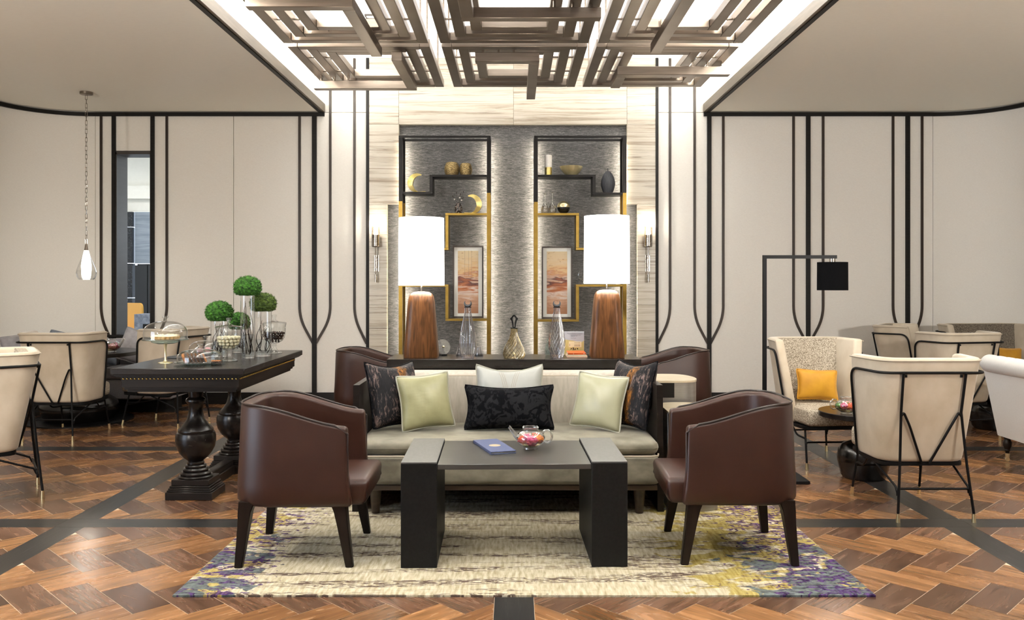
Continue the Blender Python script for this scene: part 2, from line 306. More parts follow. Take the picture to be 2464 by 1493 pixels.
col = nmix(N, L, nramp(N, L, n2, [(0.60, 0.0), (0.72, 0.7)]), col, (0.25, 0.08, 0.035))
L.new(col, p.inputs['Base Color']); p.inputs['Roughness'].default_value = 0.25
# black / amber / mauve printed cushion cloth
mt, N, L, p = nodes_mat('print_velvet')
tc = N.new('ShaderNodeTexCoord'); O = tc.outputs['Object']
sx = N.new('ShaderNodeSeparateXYZ'); L.new(O, sx.inputs[0])
a = nnoise(N, L, O, (75, 75, 17), 6, 1.5, 0.65)
b = nnoise(N, L, O, (13, 13, 8), 4, 1.0)
f = nmath(N, L, 'ADD', nmath(N, L, 'MULTIPLY', a, 0.65), nmath(N, L, 'MULTIPLY', b, 0.35))
col = nramp(N, L, f, [(0.44, (0.004, 0.0035, 0.005)), (0.52, (0.010, 0.009, 0.012)), (0.55, (0.085, 0.06, 0.05)), (0.64, (0.20, 0.145, 0.14))])
band = nmath(N, L, 'ADD', sx.outputs[0], nmath(N, L, 'MULTIPLY', nmath(N, L, 'SUBTRACT', b, 0.5), 0.14))
am = nmath(N, L, 'MULTIPLY', nrange(N, L, band, 0.005, 0.03), nrange(N, L, band, 0.078, 0.055))
col = nmix(N, L, nmath(N, L, 'MULTIPLY', am, 0.85), col, nramp(N, L, a, [(0.42, (0.02, 0.008, 0.002)), (0.66, (0.36, 0.14, 0.010))]))
L.new(col, p.inputs['Base Color']); p.inputs['Roughness'].default_value = 0.7; p.inputs['Specular IOR Level'].default_value = 0.25

# ------------------------------------------------------------------ builders
class MB:
    def __init__(s): s.bm = bmesh.new(); s.T = Matrix.Identity(4)
    def v(s, p): return s.bm.verts.new(s.T @ Vector(p))
    def f(s, vs):
        try: return s.bm.faces.new(vs)
        except ValueError: return None
    def box(s, x0, x1, y0, y1, z0, z1, bev=0, seg=2):
        q = [s.v((x, y, z)) for x in (x0, x1) for y in (y0, y1) for z in (z0, z1)]
        fs = [s.f([q[i] for i in k]) for k in ((0, 1, 3, 2), (4, 6, 7, 5), (0, 4, 5, 1), (2, 3, 7, 6), (0, 2, 6, 4), (1, 5, 7, 3))]
        if bev:
            es = {e for f in fs for e in f.edges}
            bmesh.ops.bevel(s.bm, geom=list(es), offset=bev, segments=seg, profile=0.5, affect='EDGES', clamp_overlap=True)
        return s
    def rings(s, rs, caps=True, closed=True):
        V = [[s.v(p) for p in r] for r in rs]; n = len(rs[0])
        for a, b in zip(V, V[1:]):
            for i in range(n if closed else n-1):
                s.f([a[i], a[(i+1) % n], b[(i+1) % n], b[i]])
        if caps:
            s.f(V[0][::-1]); s.f(V[-1])
        return s
    def tube(s, pts, r, n=8, closed=False):
        P = [Vector(p) for p in pts]; m = len(P); rs = []
        rad = r if isinstance(r, (list, tuple)) else [r]*m
        up = None
        for i in range(m):
            if closed: t = P[(i+1) % m]-P[i-1]
            else: t = P[min(i+1, m-1)]-P[max(i-1, 0)]
            t.normalize()
            if up is None:
                up = Vector((0, 0, 1)) if abs(t.z) < 0.9 else Vector((1, 0, 0))
            u = (up-t*up.dot(t)); u.normalize(); w = t.cross(u); up = u
            rs.append([P[i]+(u*math.cos(2*PI*k/n)+w*math.sin(2*PI*k/n))*rad[i] for k in range(n)])
        if closed:
            V = [[s.v(p) for p in q] for q in rs]
            for i in range(m):
                a, b = V[i], V[(i+1) % m]
                for k in range(n): s.f([a[k], a[(k+1) % n], b[(k+1) % n], b[k]])
        else: s.rings(rs)
        return s
    def lathe(s, prof, n=32, c=(0, 0, 0), caps=False):
        return s.rings([[(c[0]+r*math.cos(2*PI*k/n), c[1]+r*math.sin(2*PI*k/n), c[2]+z) for k in range(n)] for r, z in prof], caps)
    def prism(s, poly, z0, z1):
        return s.rings([[(x, y, z0) for x, y in poly], [(x, y, z1) for x, y in poly]])
    def ball(s, c, r, sc=(1, 1, 1), u=12, w=8):
        rs = []
        for j in range(w+1):
            a = -PI/2+PI*j/w; q = max(math.cos(a), 0.02)
            rs.append([(c[0]+r*sc[0]*q*math.cos(2*PI*k/u), c[1]+r*sc[1]*q*math.sin(2*PI*k/u), c[2]+r*sc[2]*math.sin(a)) for k in range(u)])
        return s.rings(rs)
    def pillow(s, w, h, t, pinch=0.08, n=18, sag=0.0):
        S = {}
        for sd in (1, -1):
            for i in range(n+1):
                for j in range(n+1):
                    u = -1+2*i/n; q = -1+2*j/n
                    if sd == -1 and (i in (0, n) or j in (0, n)): S[sd, i, j] = S[1, i, j]; continue
                    x = w/2*u*(1-pinch*(1-q*q)); z = h/2*q*(1-pinch*(1-u*u)) - (sag*(1-u*u)*max(q, 0)**2)
                    k_ = 1-0.055*(u*u*q*q)**3; x *= k_; z *= k_
                    e = max((1-u*u)*(1-q*q), 0)
                    y = sd*t/2*(e**0.42)*(1+0.03*math.sin(9*u+5*q))
                    S[sd, i, j] = s.v((x, y, z))
        for sd in (1, -1):
            for i in range(n):
                for j in range(n):
                    q = [S[sd, i, j], S[sd, i+1, j], S[sd, i+1, j+1], S[sd, i, j+1]]
                    s.f(q[::-1] if sd == 1 else q)
        return s
    def build(s, name, mat, parent=None, loc=None, rot=None, ang=40, keep=False):
        bm = s.bm
        bmesh.ops.recalc_face_normals(bm, faces=bm.faces) if not keep else None
        me = bpy.data.meshes.new(name); bm.to_mesh(me); bm.free()
        me.materials.append(MATS[mat] if isinstance(mat, str) else mat)
        for p_ in me.polygons: p_.use_smooth = True
        me.set_sharp_from_angle(angle=math.radians(ang))
        o = bpy.data.objects.new(name, me); C.objects.link(o)
        if parent: o.parent = parent
        if loc is not None: o.location = loc
        if rot is not None: o.rotation_euler = rot
        return o
def bx(name, mat, x0, x1, y0, y1, z0, z1, parent=None, bev=0, seg=2): return MB().box(x0, x1, y0, y1, z0, z1, bev, seg).build(name, mat, parent)
def tag(o, label=None, cat=None, group=None, kind=None):
    if label: o['label'] = label
    if cat: o['category'] = cat
    if group: o['group'] = group
    if kind: o['kind'] = kind
    return o
def thing(name, label, cat, loc=(0, 0, 0), rz=0, group=None):
    o = bpy.data.objects.new(name, None); C.objects.link(o); o.empty_display_size = 0.05
    o.location = loc; o.rotation_euler = (0, 0, rz)
    return tag(o, label, cat, group)
def dup(root, loc, rz, label, group=None):
    def cp(o, par):
        c = o.copy(); C.objects.link(c)
        if par: c.parent = par
        for ch in list(o.children): cp(ch, c)
        return c
    r = cp(root, None); r.location = loc; r.rotation_euler = (0, 0, rz); r['label'] = label
    if group: r['group'] = group
    return r
def struct(o): o['kind'] = 'structure'; return o
def fillet(poly, r, n=6):
    out = [poly[0]]
    for a, b, c in zip(poly, poly[1:], poly[2:]):
        a, b, c = Vector(a), Vector(b), Vector(c); d1 = (a-b); d2 = (c-b); l1 = d1.length; l2 = d2.length; d1.normalize(); d2.normalize()
        rr = min(r, l1*0.48, l2*0.48)
        for k in range(n+1):
            t = k/n; out.append(tuple((b+d1*rr)*(1-t)**2+b*2*t*(1-t)+(b+d2*rr)*t**2))
    out.append(poly[-1]); return out
def shell(mb, outer, inner, bev=0.018, seg=3, ang=50):
    bm = mb.bm; n = len(outer[0]); Lv = len(outer)
    o = [[mb.v(p) for p in r] for r in outer]; q = [[mb.v(p) for p in r] for r in inner]
    for k in range(Lv-1):
        for i in range(n-1):
            mb.f([o[k][i], o[k][i+1], o[k+1][i+1], o[k+1][i]]); mb.f([q[k][i+1], q[k][i], q[k+1][i], q[k+1][i+1]])
        for i in (0, n-1): mb.f([o[k][i], o[k+1][i], q[k+1][i], q[k][i]])
    for i in range(n-1):
        mb.f([o[-1][i], o[-1][i+1], q[-1][i+1], q[-1][i]]); mb.f([o[0][i+1], o[0][i], q[0][i], q[0][i+1]])
    bmesh.ops.recalc_face_normals(bm, faces=bm.faces)
    es = [e for e in bm.edges if len(e.link_faces) == 2 and e.calc_face_angle(0) > math.radians(ang)]
    if bev: bmesh.ops.bevel(bm, geom=es, offset=bev, segments=seg, profile=0.5, affect='EDGES', clamp_overlap=True)
    return mb
def tone_mesh(name, poly, z0, z1, tone, uvf, parent, mat):
    bm = bmesh.new(); uvl = bm.loops.layers.uv.new('UVMap'); cl = bm.verts.layers.float_color.new('tone')
    add_plank(bm, uvl, cl, poly, z0, z1, tone, uvf)
    return finish_tone(bm, name, mat, parent)
def add_plank(bm, uvl, cl, poly, z0, z1, tone, uvf):
    lo = [bm.verts.new((x, y, z0)) for x, y in poly]; hi = [bm.verts.new((x, y, z1)) for x, y in poly]
    n = len(poly); fs = [bm.faces.new(hi)]
    for i in range(n): fs.append(bm.faces.new([lo[i], lo[(i+1) % n], hi[(i+1) % n], hi[i]]))
    for v_ in lo+hi: v_[cl] = (*tone, 1)
    for f_ in fs:
        for l_ in f_.loops: l_[uvl].uv = uvf(l_.vert.co)
def finish_tone(bm, name, mat, parent):
    bmesh.ops.recalc_face_normals(bm, faces=bm.faces)
    me = bpy.data.meshes.new(name); bm.to_mesh(me); bm.free(); me.materials.append(MATS[mat])
    o = bpy.data.objects.new(name, me); C.objects.link(o); o.parent = parent; return o
# ------------------------------------------------------------------ floor
FLOOR_T = 0.0012
fl = struct(bx('floor', 'grout', -5.4, 5.4, 0.3, 9.2, -0.06, -FLOOR_T))
struct(bx('floor_front', 'walnut_plain', -7.0, 7.0, -6.0, 0.3, -0.06, -0.001)); struct(bx('floor_side', 'walnut_plain', 5.4, 7.0, 0.3, 3.1, -0.06, -0.001)); struct(bx('floor_side_left', 'walnut_plain', -7.0, -5.4, 0.3, 3.1, -0.06, -0.001))
PW, PL = 0.1478, 0.325
BW = 0.155
GX = [-2.27*2, -2.27, 0.0, 2.27, 2.27*2]; GY = [2.45, 4.43, 6.41, 8.39]
def clip_poly(poly, x0, x1, y0, y1):
    for ax, lim, sg in ((0, x0, 1), (0, x1, -1), (1, y0, 1), (1, y1, -1)):
        out = []
        for i in range(len(poly)):
            a, b = poly[i-1], poly[i]; da = sg*(a[ax]-lim); db = sg*(b[ax]-lim)
            if (da < 0) != (db < 0):
                t = da/(da-db); out.append((a[0]+(b[0]-a[0])*t, a[1]+(b[1]-a[1])*t))
            if db >= 0: out.append(b)
        poly = out
        if len(poly) < 3: return []
    return poly
def area(p): return abs(sum(p[i-1][0]*p[i][1]-p[i][0]*p[i-1][1] for i in range(len(p))))/2
planks = []
xs = [-5.2]+GX+[5.2]; ys = [0.35]+GY+[9.1]
O_X, O_Y = -1.773-0.1043, 3.549-0.1043
rng = random.Random(3)
R2 = math.sqrt(0.5)
for i in range(-40, 44):
    for j in range(-16, 16):
        for kind in (0, 1):
            u0 = i*PW+j*PL; v0 = i*PW-j*PL
            if kind == 0: r = (u0, u0+PL, v0, v0+PW)
            else: r = (u0+PL, u0+PL+PW, v0+PW-PL, v0+PW)
            g_ = 0.0013
            r = (r[0]+g_, r[1]-g_, r[2]+g_, r[3]-g_)
            pl0 = [((a+b)*R2+O_X, (b-a)*R2+O_Y) for a, b in ((r[0], r[2]), (r[1], r[2]), (r[1], r[3]), (r[0], r[3]))]
            cxm = sum(q[0] for q in pl0)/4; cym = sum(q[1] for q in pl0)/4
            if cxm < -5.6 or cxm > 0.4 or cym < -0.1 or cym > 9.4: continue
            for ci in range(3):
                a0 = xs[ci]+(BW/2 if ci else 0); a1 = xs[ci+1]-BW/2
                for cj in range(5):
                    b0 = ys[cj]+(BW/2 if cj else 0); b1 = ys[cj+1]-(BW/2 if cj < 4 else 0)
                    q = clip_poly(pl0, a0+0.001, a1-0.001, b0+0.001, b1-0.001)
                    if len(q) >= 3 and area(q) > 0.0012:
                        for mir in (1, -1): planks.append(([(mir*x, y) for x, y in q], kind, mir))
def in_view(x, y):
    s = 2053/max(y, 0.1); px = 1237+x*s; py = 680+1.25*s
    return -20 < px < 2484 and py < 1510
def under_rug(x, y): return -1.33 < x < 1.40 and 3.42 < y < 5.25
order = []
for k, (q, kind, mir) in enumerate(planks):
    cx_ = sum(t[0] for t in q)/len(q); cy_ = sum(t[1] for t in q)/len(q)
    vis = in_view(cx_, cy_) and not under_rug(cx_, cy_) and area(q) > 0.008
    order.append((0 if vis else 1, cy_, k))
order.sort()
singles = {k for _, _, k in order[:300]}
bmS = bmesh.new(); uvS = bmS.loops.layers.uv.new('UVMap'); clS = bmS.verts.layers.float_color.new('tone')
for k, (q, kind, mir) in enumerate(planks):
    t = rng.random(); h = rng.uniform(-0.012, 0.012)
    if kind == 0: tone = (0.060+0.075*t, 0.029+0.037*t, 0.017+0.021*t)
    else: tone = (0.145+0.12*t, 0.063+0.063*t, 0.025+0.028*t)  # reflection differing by plank direction is painted into these two base tones
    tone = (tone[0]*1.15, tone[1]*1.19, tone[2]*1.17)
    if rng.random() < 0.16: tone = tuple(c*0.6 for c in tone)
    ru, rv_ = rng.random()*30, rng.random()*30
    def uvf(co, kind=kind, mir=mir, ru=ru, rv_=rv_):
        x, y = mir*co.x, co.y
        a, b = (x-y)*R2, (x+y)*R2
        return (a+ru, b+rv_) if kind == 0 else (b+ru, a+rv_)
    zt = rng.uniform(-0.0004, 0.0)
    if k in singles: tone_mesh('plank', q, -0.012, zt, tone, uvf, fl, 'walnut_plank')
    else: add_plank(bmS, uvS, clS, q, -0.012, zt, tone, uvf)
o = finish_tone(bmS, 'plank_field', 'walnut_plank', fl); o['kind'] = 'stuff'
for y in GY:
    edges = [-5.2, -3.9, -2.35, -0.75, 0.0, 0.85, 2.35, 3.6, 5.2]
    for a, b in zip(edges, edges[1:]):
        q = [(a+0.001, y-BW/2+0.001), (b-0.001, y-BW/2+0.001), (b-0.001, y+BW/2-0.001), (a+0.001, y+BW/2-0.001)]
        off = rng.random()*20
        tone_mesh('border_strip', q, -0.012, 0, (0.03, 0.03, 0.03), lambda co, off=off: (co.x+off, co.y+off), fl, 'dark_oak')
for x in GX:
    for a, b in zip(ys, ys[1:]):
        a2 = a+BW/2 if a != ys[0] else a; b2 = b-BW/2 if b != ys[-1] else b
        q = [(x-BW/2+0.001, a2+0.001), (x+BW/2-0.001, a2+0.001), (x+BW/2-0.001, b2-0.001), (x-BW/2+0.001, b2-0.001)]
        off = rng.random()*20
        tone_mesh('border_strip', q, -0.012, 0, (0.03, 0.03, 0.03), lambda co, off=off: (co.y+off, co.x+off), fl, 'dark_oak')

# ------------------------------------------------------------------ walls
WY = 8.76; CZ = 3.0
wb = struct(bx('wall_back', 'wall_fabric', -3.71, 4.32, WY+0.13, WY+0.25, 0, 3.6))
# wall left of the opening and above / below it
o = bx('wall_core', 'wall_fabric', -4.32, -4.105, WY+0.028, WY+0.25, 0, CZ, wb)
bx('wall_core', 'wall_fabric', -4.105, -3.71, WY+0.028, WY+0.25, 2.585, CZ, wb)
bx('wall_core', 'wall_fabric', -4.105, -3.71, WY+0.028, WY+0.25, 0, 0.69, wb)
bx('wall_core', 'wall_fabric', -3.71, -1.5, WY+0.028, WY+0.13, 0, 3.6, wb)
bx('wall_core', 'wall_fabric', 1.47, 4.32, WY+0.028, WY+0.13, 0, 3.6, wb)
bx('wall_core', 'striped_stone', -1.5, 1.47, WY+0.10, WY+0.13, 0, 3.6, wb)
def panel(x0, x1, z0, z1): bx('wall_panel', 'wall_fabric', x0+0.002, x1-0.002, WY, WY+0.028, z0+0.002, z1-0.002, wb, 0.002, 1)
for x0, x1 in ((-4.30, -4.104), (-3.70, -2.88), (-2.88, -2.048), (2.001, 3.016), (3.016, 4.036), (4.036, 4.30)): panel(x0, x1, 0.02, CZ)
panel(-4.104, -3.707, 2.60, CZ); panel(-4.104, -3.707, 0.02, 0.69)
for x0, x1 in ((-2.048, -1.50), (1.463, 2.001)): panel(x0, x1, 0.02, 2.995); panel(x0, x1, 2.995, 3.56)
# stone cladding of the centre bay
ZN = 2.05
for x0, x1, z0, z1 in ((-1.485, -1.18, ZN, 2.87), (-1.485, -1.18, 2.87, 3.56), (-1.18, -0.006, 2.87, 3.56), (-0.006, 1.156, 2.87, 3.56), (1.156, 1.45, 2.87, 3.56), (1.156, 1.45, ZN, 2.87),
                       (-1.485, -1.30, 0.02, 1.02), (-1.485, -1.30, 1.02, ZN), (1.262, 1.45, 0.02, 1.02), (1.262, 1.45, 1.02, ZN)):
    bx('stone_slab', 'striped_stone', x0+0.0008, x1-0.0008, WY-0.025, WY+0.10, z0+0.0008, z1-0.0008, wb, 0.0015, 1)
bx('niche_panel', 'niche_fabric', -1.30, 1.262, WY+0.035, WY+0.099, 0.02, 2.9, wb)
# trims on the back wall: wide dark battens and thin brown beads that curve into them
tr = struct(bx('trim_1', 'black_trim', -2.071, -2.025, WY-0.022, WY, 0.12, 2.955))
nt_ = 1
for x, w, z1 in ((-4.104, 0.038, 2.955), (-3.707, 0.038, 2.955), (-1.5, 0.03, 3.56), (1.463, 0.03, 3.56), (2.001, 0.042, 2.955), (3.016, 0.042, 2.955), (4.036, 0.042, 2.955)):
    nt_ += 1; struct(bx('trim_%d' % nt_, 'black_trim', x-w/2, x+w/2, WY-0.03 if abs(x) < 1.6 else WY-0.022, WY, 0.12, z1))
def bead(x, xw, z1, zb=0.90, zj=0.62):
    global nt_; nt_ += 1
    d = xw-x; sg = 1 if d > 0 else -1
    P = fillet([(x, WY-0.006, z1), (x, WY-0.006, zb-0.02), (xw-sg*0.012, WY-0.006, zj)], 0.13, 8)
    m = MB(); w = 0.012
    rs = []
    for i, q in enumerate(P):
        a = Vector(P[max(i-1, 0)]); b = Vector(P[min(i+1, len(P)-1)]); t = (b-a).normalized(); nrm = Vector((t.z, 0, -t.x))
        c_ = Vector(q)
        rs.append([tuple(c_+nrm*w+Vector((0, dy, 0))) for dy in (0.006, -0.008)]+[tuple(c_-nrm*w+Vector((0, dy, 0))) for dy in (-0.008, 0.006)])
    m.rings(rs); struct(m.build('trim_%d' % nt_, 'brown_trim'))
for x, xw, z1 in ((-4.236, -4.104, 2.955), (-3.562, -3.707, 2.955), (-2.201, -2.048, 2.955), (-1.886, -2.048, 3.56), (-1.638, -1.5, 3.56), (1.60, 1.463, 3.56), (1.852, 2.001, 3.56), (2.146, 2.001, 2.955),
                  (2.867, 3.016, 2.955), (3.17, 3.016, 2.955), (3.887, 4.036, 2.955), (4.185, 4.036, 2.955)): bead(x, xw, z1)
# curved ends and side walls
def path_side(s):
    P = [(s*4.30, WY)]
    for k in range(1, 13):
        a = PI/2*k/12; P.append((s*(4.30+0.70*math.sin(a)), WY-0.70+0.70*math.cos(a)))
    P.append((s*5.0, 3.0)); return P
def sweep(path, s, d0, d1, z0, z1):
    m = MB(); rs = []
    for i, q in enumerate(path):
        a = Vector(path[max(i-1, 0)]); b = Vector(path[min(i+1, len(path)-1)]); t = (b-a).normalized(); nrm = Vector((-t.y, t.x))*s
        if nrm.y > 0 and abs(nrm.x) < 0.5: nrm = -nrm
        rs.append([(q[0]+nrm.x*d, q[1]+nrm.y*d, z) for d, z in ((d0, z0), (d1, z0), (d1, z1), (d0, z1))])
    return m.rings(rs)
for s, nm in ((-1, 'left'), (1, 'right')):
    P = path_side(s)
    # inward normal test
    struct(sweep(P, -s, -0.10, 0.0, 0, CZ).build('wall_'+nm, 'wall_fabric'))
    nt_ += 1; struct(sweep([(s*1.945, WY)]+P, -s, 0.0, 0.03, 2.955, 2.992).build('trim_%d' % nt_, 'black_trim'))
    struct(sweep(P, -s, 0.0, 0.018, 0, 0.12).build('baseboard_'+nm, 'black_trim'))
struct(bx('trim_98', 'black_trim', 4.985, 5.0, 8.05, 8.09, 0.8, 2.95))
struct(bx('baseboard_back', 'black_trim', -4.30, -1.485, WY-0.018, WY, 0, 0.12)); struct(bx('baseboard_center', 'black_trim', 1.45, 4.30, WY-0.018, WY, 0, 0.12))
# dark cap rail behind the banquette
nt_ += 1; struct(bx('trim_%d' % nt_, 'black_trim', -4.9, -3.45, 8.70, WY, 0.69, 0.712))
# opening to the next room
win = struct(bx('window_1', 'jamb_metal', -4.105, -4.075, WY-0.01, WY+0.235, 0.70, 2.585))
bx('window_frame', 'jamb_metal', -3.735, -3.71, WY-0.01, WY+0.235, 0.70, 2.585, win)
bx('window_frame', 'jamb_metal', -4.105, -3.71, WY-0.01, WY+0.235, 2.565, 2.60, win)
bx('window_sill', 'black_trim', -4.105, -3.71, WY-0.012, WY+0.235, 0.68, 0.705, win)
# next room seen through it
fr = struct(bx('wall_far', 'ceiling_paint', -6.6, -3.6, 12.0, 12.1, 2.24, 3.2))
bx('cornice', 'ceiling_paint', -6.6, -3.6, 11.9, 12.0, 2.42, 2.60, fr)
bx('wall_lower', 'far_black', -5.30, -3.6, 12.0, 12.1, 0, 1.51, fr)
bx('cabinet_panel', 'far_black', -5.30, -5.13, 11.93, 12.0, 0, 1.49, fr); bx('cabinet_panel', 'far_black', -5.12, -4.7, 11.93, 12.0, 0, 1.49, fr)
bx('silver_panel', 'far_silver', -5.31, -4.4, 11.95, 12.0, 1.515, 2.235, fr)
for z0, z1 in ((0, 0.45), (0.455, 1.03), (1.035, 1.515), (1.52, 2.02), (2.025, 2.235)):
    bx('marble_tile', 'marble_dark', -5.72, -5.325, 11.9, 12.0, z0, z1, fr, 0.002, 1)
struct(bx('wall_far_front', 'white_paint', -7.0, -4.106, 9.0, 9.05, 0, 3.1)); struct(bx('wall_far_front_end', 'white_paint', -3.709, -3.4, 9.0, 9.05, 0, 3.1)); struct(bx('wall_far_header', 'white_paint', -4.106, -3.709, 9.0, 9.05, 2.6, 3.1)); struct(bx('wall_far_dado', 'white_paint', -4.106, -3.709, 9.0, 9.05, 0, 0.68))
struct(bx('floor_far', 'dark_wood', -7.0, -3.4, 9.2, 12.1, -0.1, -0.002)); struct(bx('ceiling_far', 'white_paint', -7.0, -3.4, 9.0, 12.1, 3.05, 3.15))
struct(bx('wall_far_side', 'white_paint', -7.0, -6.9, 9.0, 12.1, 0, 3.05)); struct(bx('wall_far_end', 'white_paint', -3.5, -3.4, 9.02, 12.1, 0, 3.05))
# ------------------------------------------------------------------ ceilings and coffer
for s, nm in ((-1, 'left'), (1, 'right')):
    a, b = sorted((s*1.945, s*5.3))
    ce = struct(bx('ceiling' if s < 0 else 'ceiling_right', 'ceiling_paint', a, b, -0.5, 9.0, CZ, CZ+0.02))
    a, b = sorted((s*1.94, s*1.97))
    nt_ += 1; struct(bx('trim_%d' % nt_, 'lip_bronze', a, b, 1.0, WY, CZ-0.004, CZ+0.082))
    a, b = sorted((s*1.965, s*2.0))
    nt_ += 1; struct(bx('trim_%d' % nt_, 'black_trim', a, b, 1.0, WY, CZ-0.012, CZ-0.002))
    a, b = sorted((s*2.36, s*2.40))
    struct(bx('wall_cove_'+nm, 'white_paint', a, b, 0.9, WY+0.1, CZ+0.02, 3.60))
struct(bx('ceiling_coffer', 'coffer_fill_glow', -2.42, 2.42, 0.9, 9.0, 3.55, 3.60))
struct(bx('wall_cove_front', 'white_paint', -2.42, 2.42, 0.86, 0.9, CZ, 3.60))
struct(bx('ceiling_front', 'ceiling_paint', -1.945, 1.945, -0.5, 0.9, CZ, CZ+0.02))
for x0, x1 in ((-2.42, -2.05), (2.0, 2.42)): struct(bx('wall_cove_end', 'wall_fabric', x0, x1, WY, WY+0.1, CZ+0.02, 3.60))
for x, y, a in ((-1.23, 7.35, 'small square recessed downlight in coffer near the moss table side'), (1.26, 7.6, 'small square recessed downlight in coffer on the floor lamp side')):
    t = thing('downlight', a, 'light', (x, y, 3.545))
    m = MB(); m.box(-0.05, 0.05, -0.05, -0.038, -0.012, 0.004); m.box(-0.05, 0.05, 0.038, 0.05, -0.012, 0.004); m.box(-0.05, -0.038, -0.038, 0.038, -0.012, 0.004); m.box(0.038, 0.05, -0.038, 0.038, -0.012, 0.004)
    m.build('bezel', 'jamb_metal', t); bx('lens', 'downlight_glow', -0.038, 0.038, -0.038, 0.038, -0.002, 0.004, t)

# rest of the lounge behind the camera, with its daylight window on one side
struct(bx('ceiling_rear', 'ceiling_paint', -7.0, 7.0, -6.0, -0.5, CZ, CZ+0.02)); struct(bx('ceiling_side', 'ceiling_paint', -7.0, -5.3, -0.5, 3.1, CZ, CZ+0.02)); struct(bx('ceiling_side_right', 'ceiling_paint', 5.3, 7.0, -0.5, 3.1, CZ, CZ+0.02))
struct(bx('wall_rear', 'wall_fabric', -7.0, 7.0, -6.1, -6.0, 0, CZ)); struct(bx('wall_right_front', 'wall_fabric', 7.0, 7.1, -6.0, 3.1, 0, CZ)); struct(bx('wall_right_return', 'wall_fabric', 5.0, 7.1, 3.0, 3.1, 0, CZ))
struct(bx('wall_left_front', 'wall_fabric', -7.1, -7.0, -6.0, -2.5, 0, CZ)); struct(bx('wall_left_return', 'wall_fabric', -7.1, -5.0, 3.0, 3.1, 0, CZ)); struct(bx('wall_left_sill', 'wall_fabric', -7.1, -7.0, -2.5, 3.0, 0, 0.35))
# ------------------------------------------------------------------ bronze ceiling lattice
lat = thing('ceiling_lattice', 'bronze lattice of nested rectangular bars hung in the lit ceiling coffer', 'ceiling light', (0, 0, 3.05))
def bar(x0, x1, y0, y1, z0, z1): bx('bar', 'bronze', x0, x1, y0, y1, z0-3.05, z1-3.05, lat, 0.003, 1)
BWD = 0.078
mods = []
for y0, y1 in ((6.52, 7.86), (5.02, 6.42), (3.52, 4.92)):
    for x0, x1 in ((-1.735, -0.645), (-0.555, 0.56), (0.63, 1.72)): mods.append((x0, x1, y0, y1))
for x0, x1, y0, y1 in mods:
    for k in range(3):
        d = k*0.122; a0, a1, b0, b1 = x0+d, x1-d, y0+d, y1-d
        z0 = 3.05+0.012*k; z1 = z0+0.062
        bar(a0, a0+BWD, b0, b1, z0, z1); bar(a1-BWD, a1, b0, b1, z0, z1)
        bar(a0+BWD+0.001, a1-BWD-0.001, b0, b0+BWD, z0, z1); bar(a0+BWD+0.001, a1-BWD-0.001, b1-BWD, b1, z0, z1)
    m = MB()
    for fx in (0.33, 0.67):
        for xx in (x0, x1-0.32):
            m.tube([(xx+0.07, y0+(y1-y0)*fx, 3.09-3.05), (xx+0.25, y0+(y1-y0)*fx, 3.09-3.05)], 0.008, 6)
    for fy in (0.35, 0.65):
        for yy in (y0, y1-0.32):
            m.tube([(x0+(x1-x0)*fy, yy+0.07, 3.09-3.05), (x0+(x1-x0)*fy, yy+0.25, 3.09-3.05)], 0.008, 6)
    m.build('connecting_rod', 'bronze', lat)['kind'] = 'stuff'
    m = MB()
    for xx in (x0+0.04, x1-0.04):
        for yy in (y0+0.2, y1-0.2): m.tube([(xx, yy, 0.06), (xx, yy, 0.50)], 0.007, 6)
    m.build('suspension_rod', 'bronze', lat)['kind'] = 'stuff'
ZB0, ZB1 = 2.95, 3.02
for (p_, q_, r_) in (((-1.66, 5.30), (-1.035, 5.30), (-1.035, 6.43)), ((-1.76, 7.52), (-0.90, 7.52), (-0.90, 6.54)), ((0.56, 5.52), (-0.30, 5.52), (-0.30, 4.45)), ((-0.30, 6.60), (0.155, 6.60), (0.155, 7.93)),
                     ((1.70, 5.05), (1.05, 5.05), (1.05, 6.32)), ((1.77, 7.02), (0.885, 7.02), (0.885, 7.47)), ((-0.9, 4.1), (-0.4, 4.1), (-0.4, 3.6)), ((0.9, 4.3), (1.5, 4.3), (1.5, 3.7))):
    a, b = sorted((p_[0], q_[0])); bar(a-(0.04 if a == q_[0] else 0), b+(0.04 if b == q_[0] else 0), q_[1]-0.04, q_[1]+0.04, ZB0, ZB1)
    sg = 1 if r_[1] > q_[1] else -1
    a, b = sorted((q_[1]+sg*0.041, r_[1])); bar(q_[0]-0.04, q_[0]+0.04, a, b, ZB0, ZB1)
    m = MB()
    for k in range(3):
        t_ = 0.12+0.13*k
        xx = p_[0]+(0.06+0.12*k)*(1 if q_[0] > p_[0] else -1); m.tube([(xx, q_[1], ZB1-3.05-0.002), (xx, q_[1], 0.07)], 0.009, 6)
        m.lathe([(0.0, -0.012), (0.02, 0.0), (0.0, 0.012)], 8, (xx, q_[1], 0.03))
    yy = r_[1]-sg*0.25; m.tube([(q_[0], yy, ZB1-3.05-0.002), (q_[0], yy, 0.07)], 0.009, 6)
    m.build('hanger_rod', 'bronze', lat)['kind'] = 'stuff'
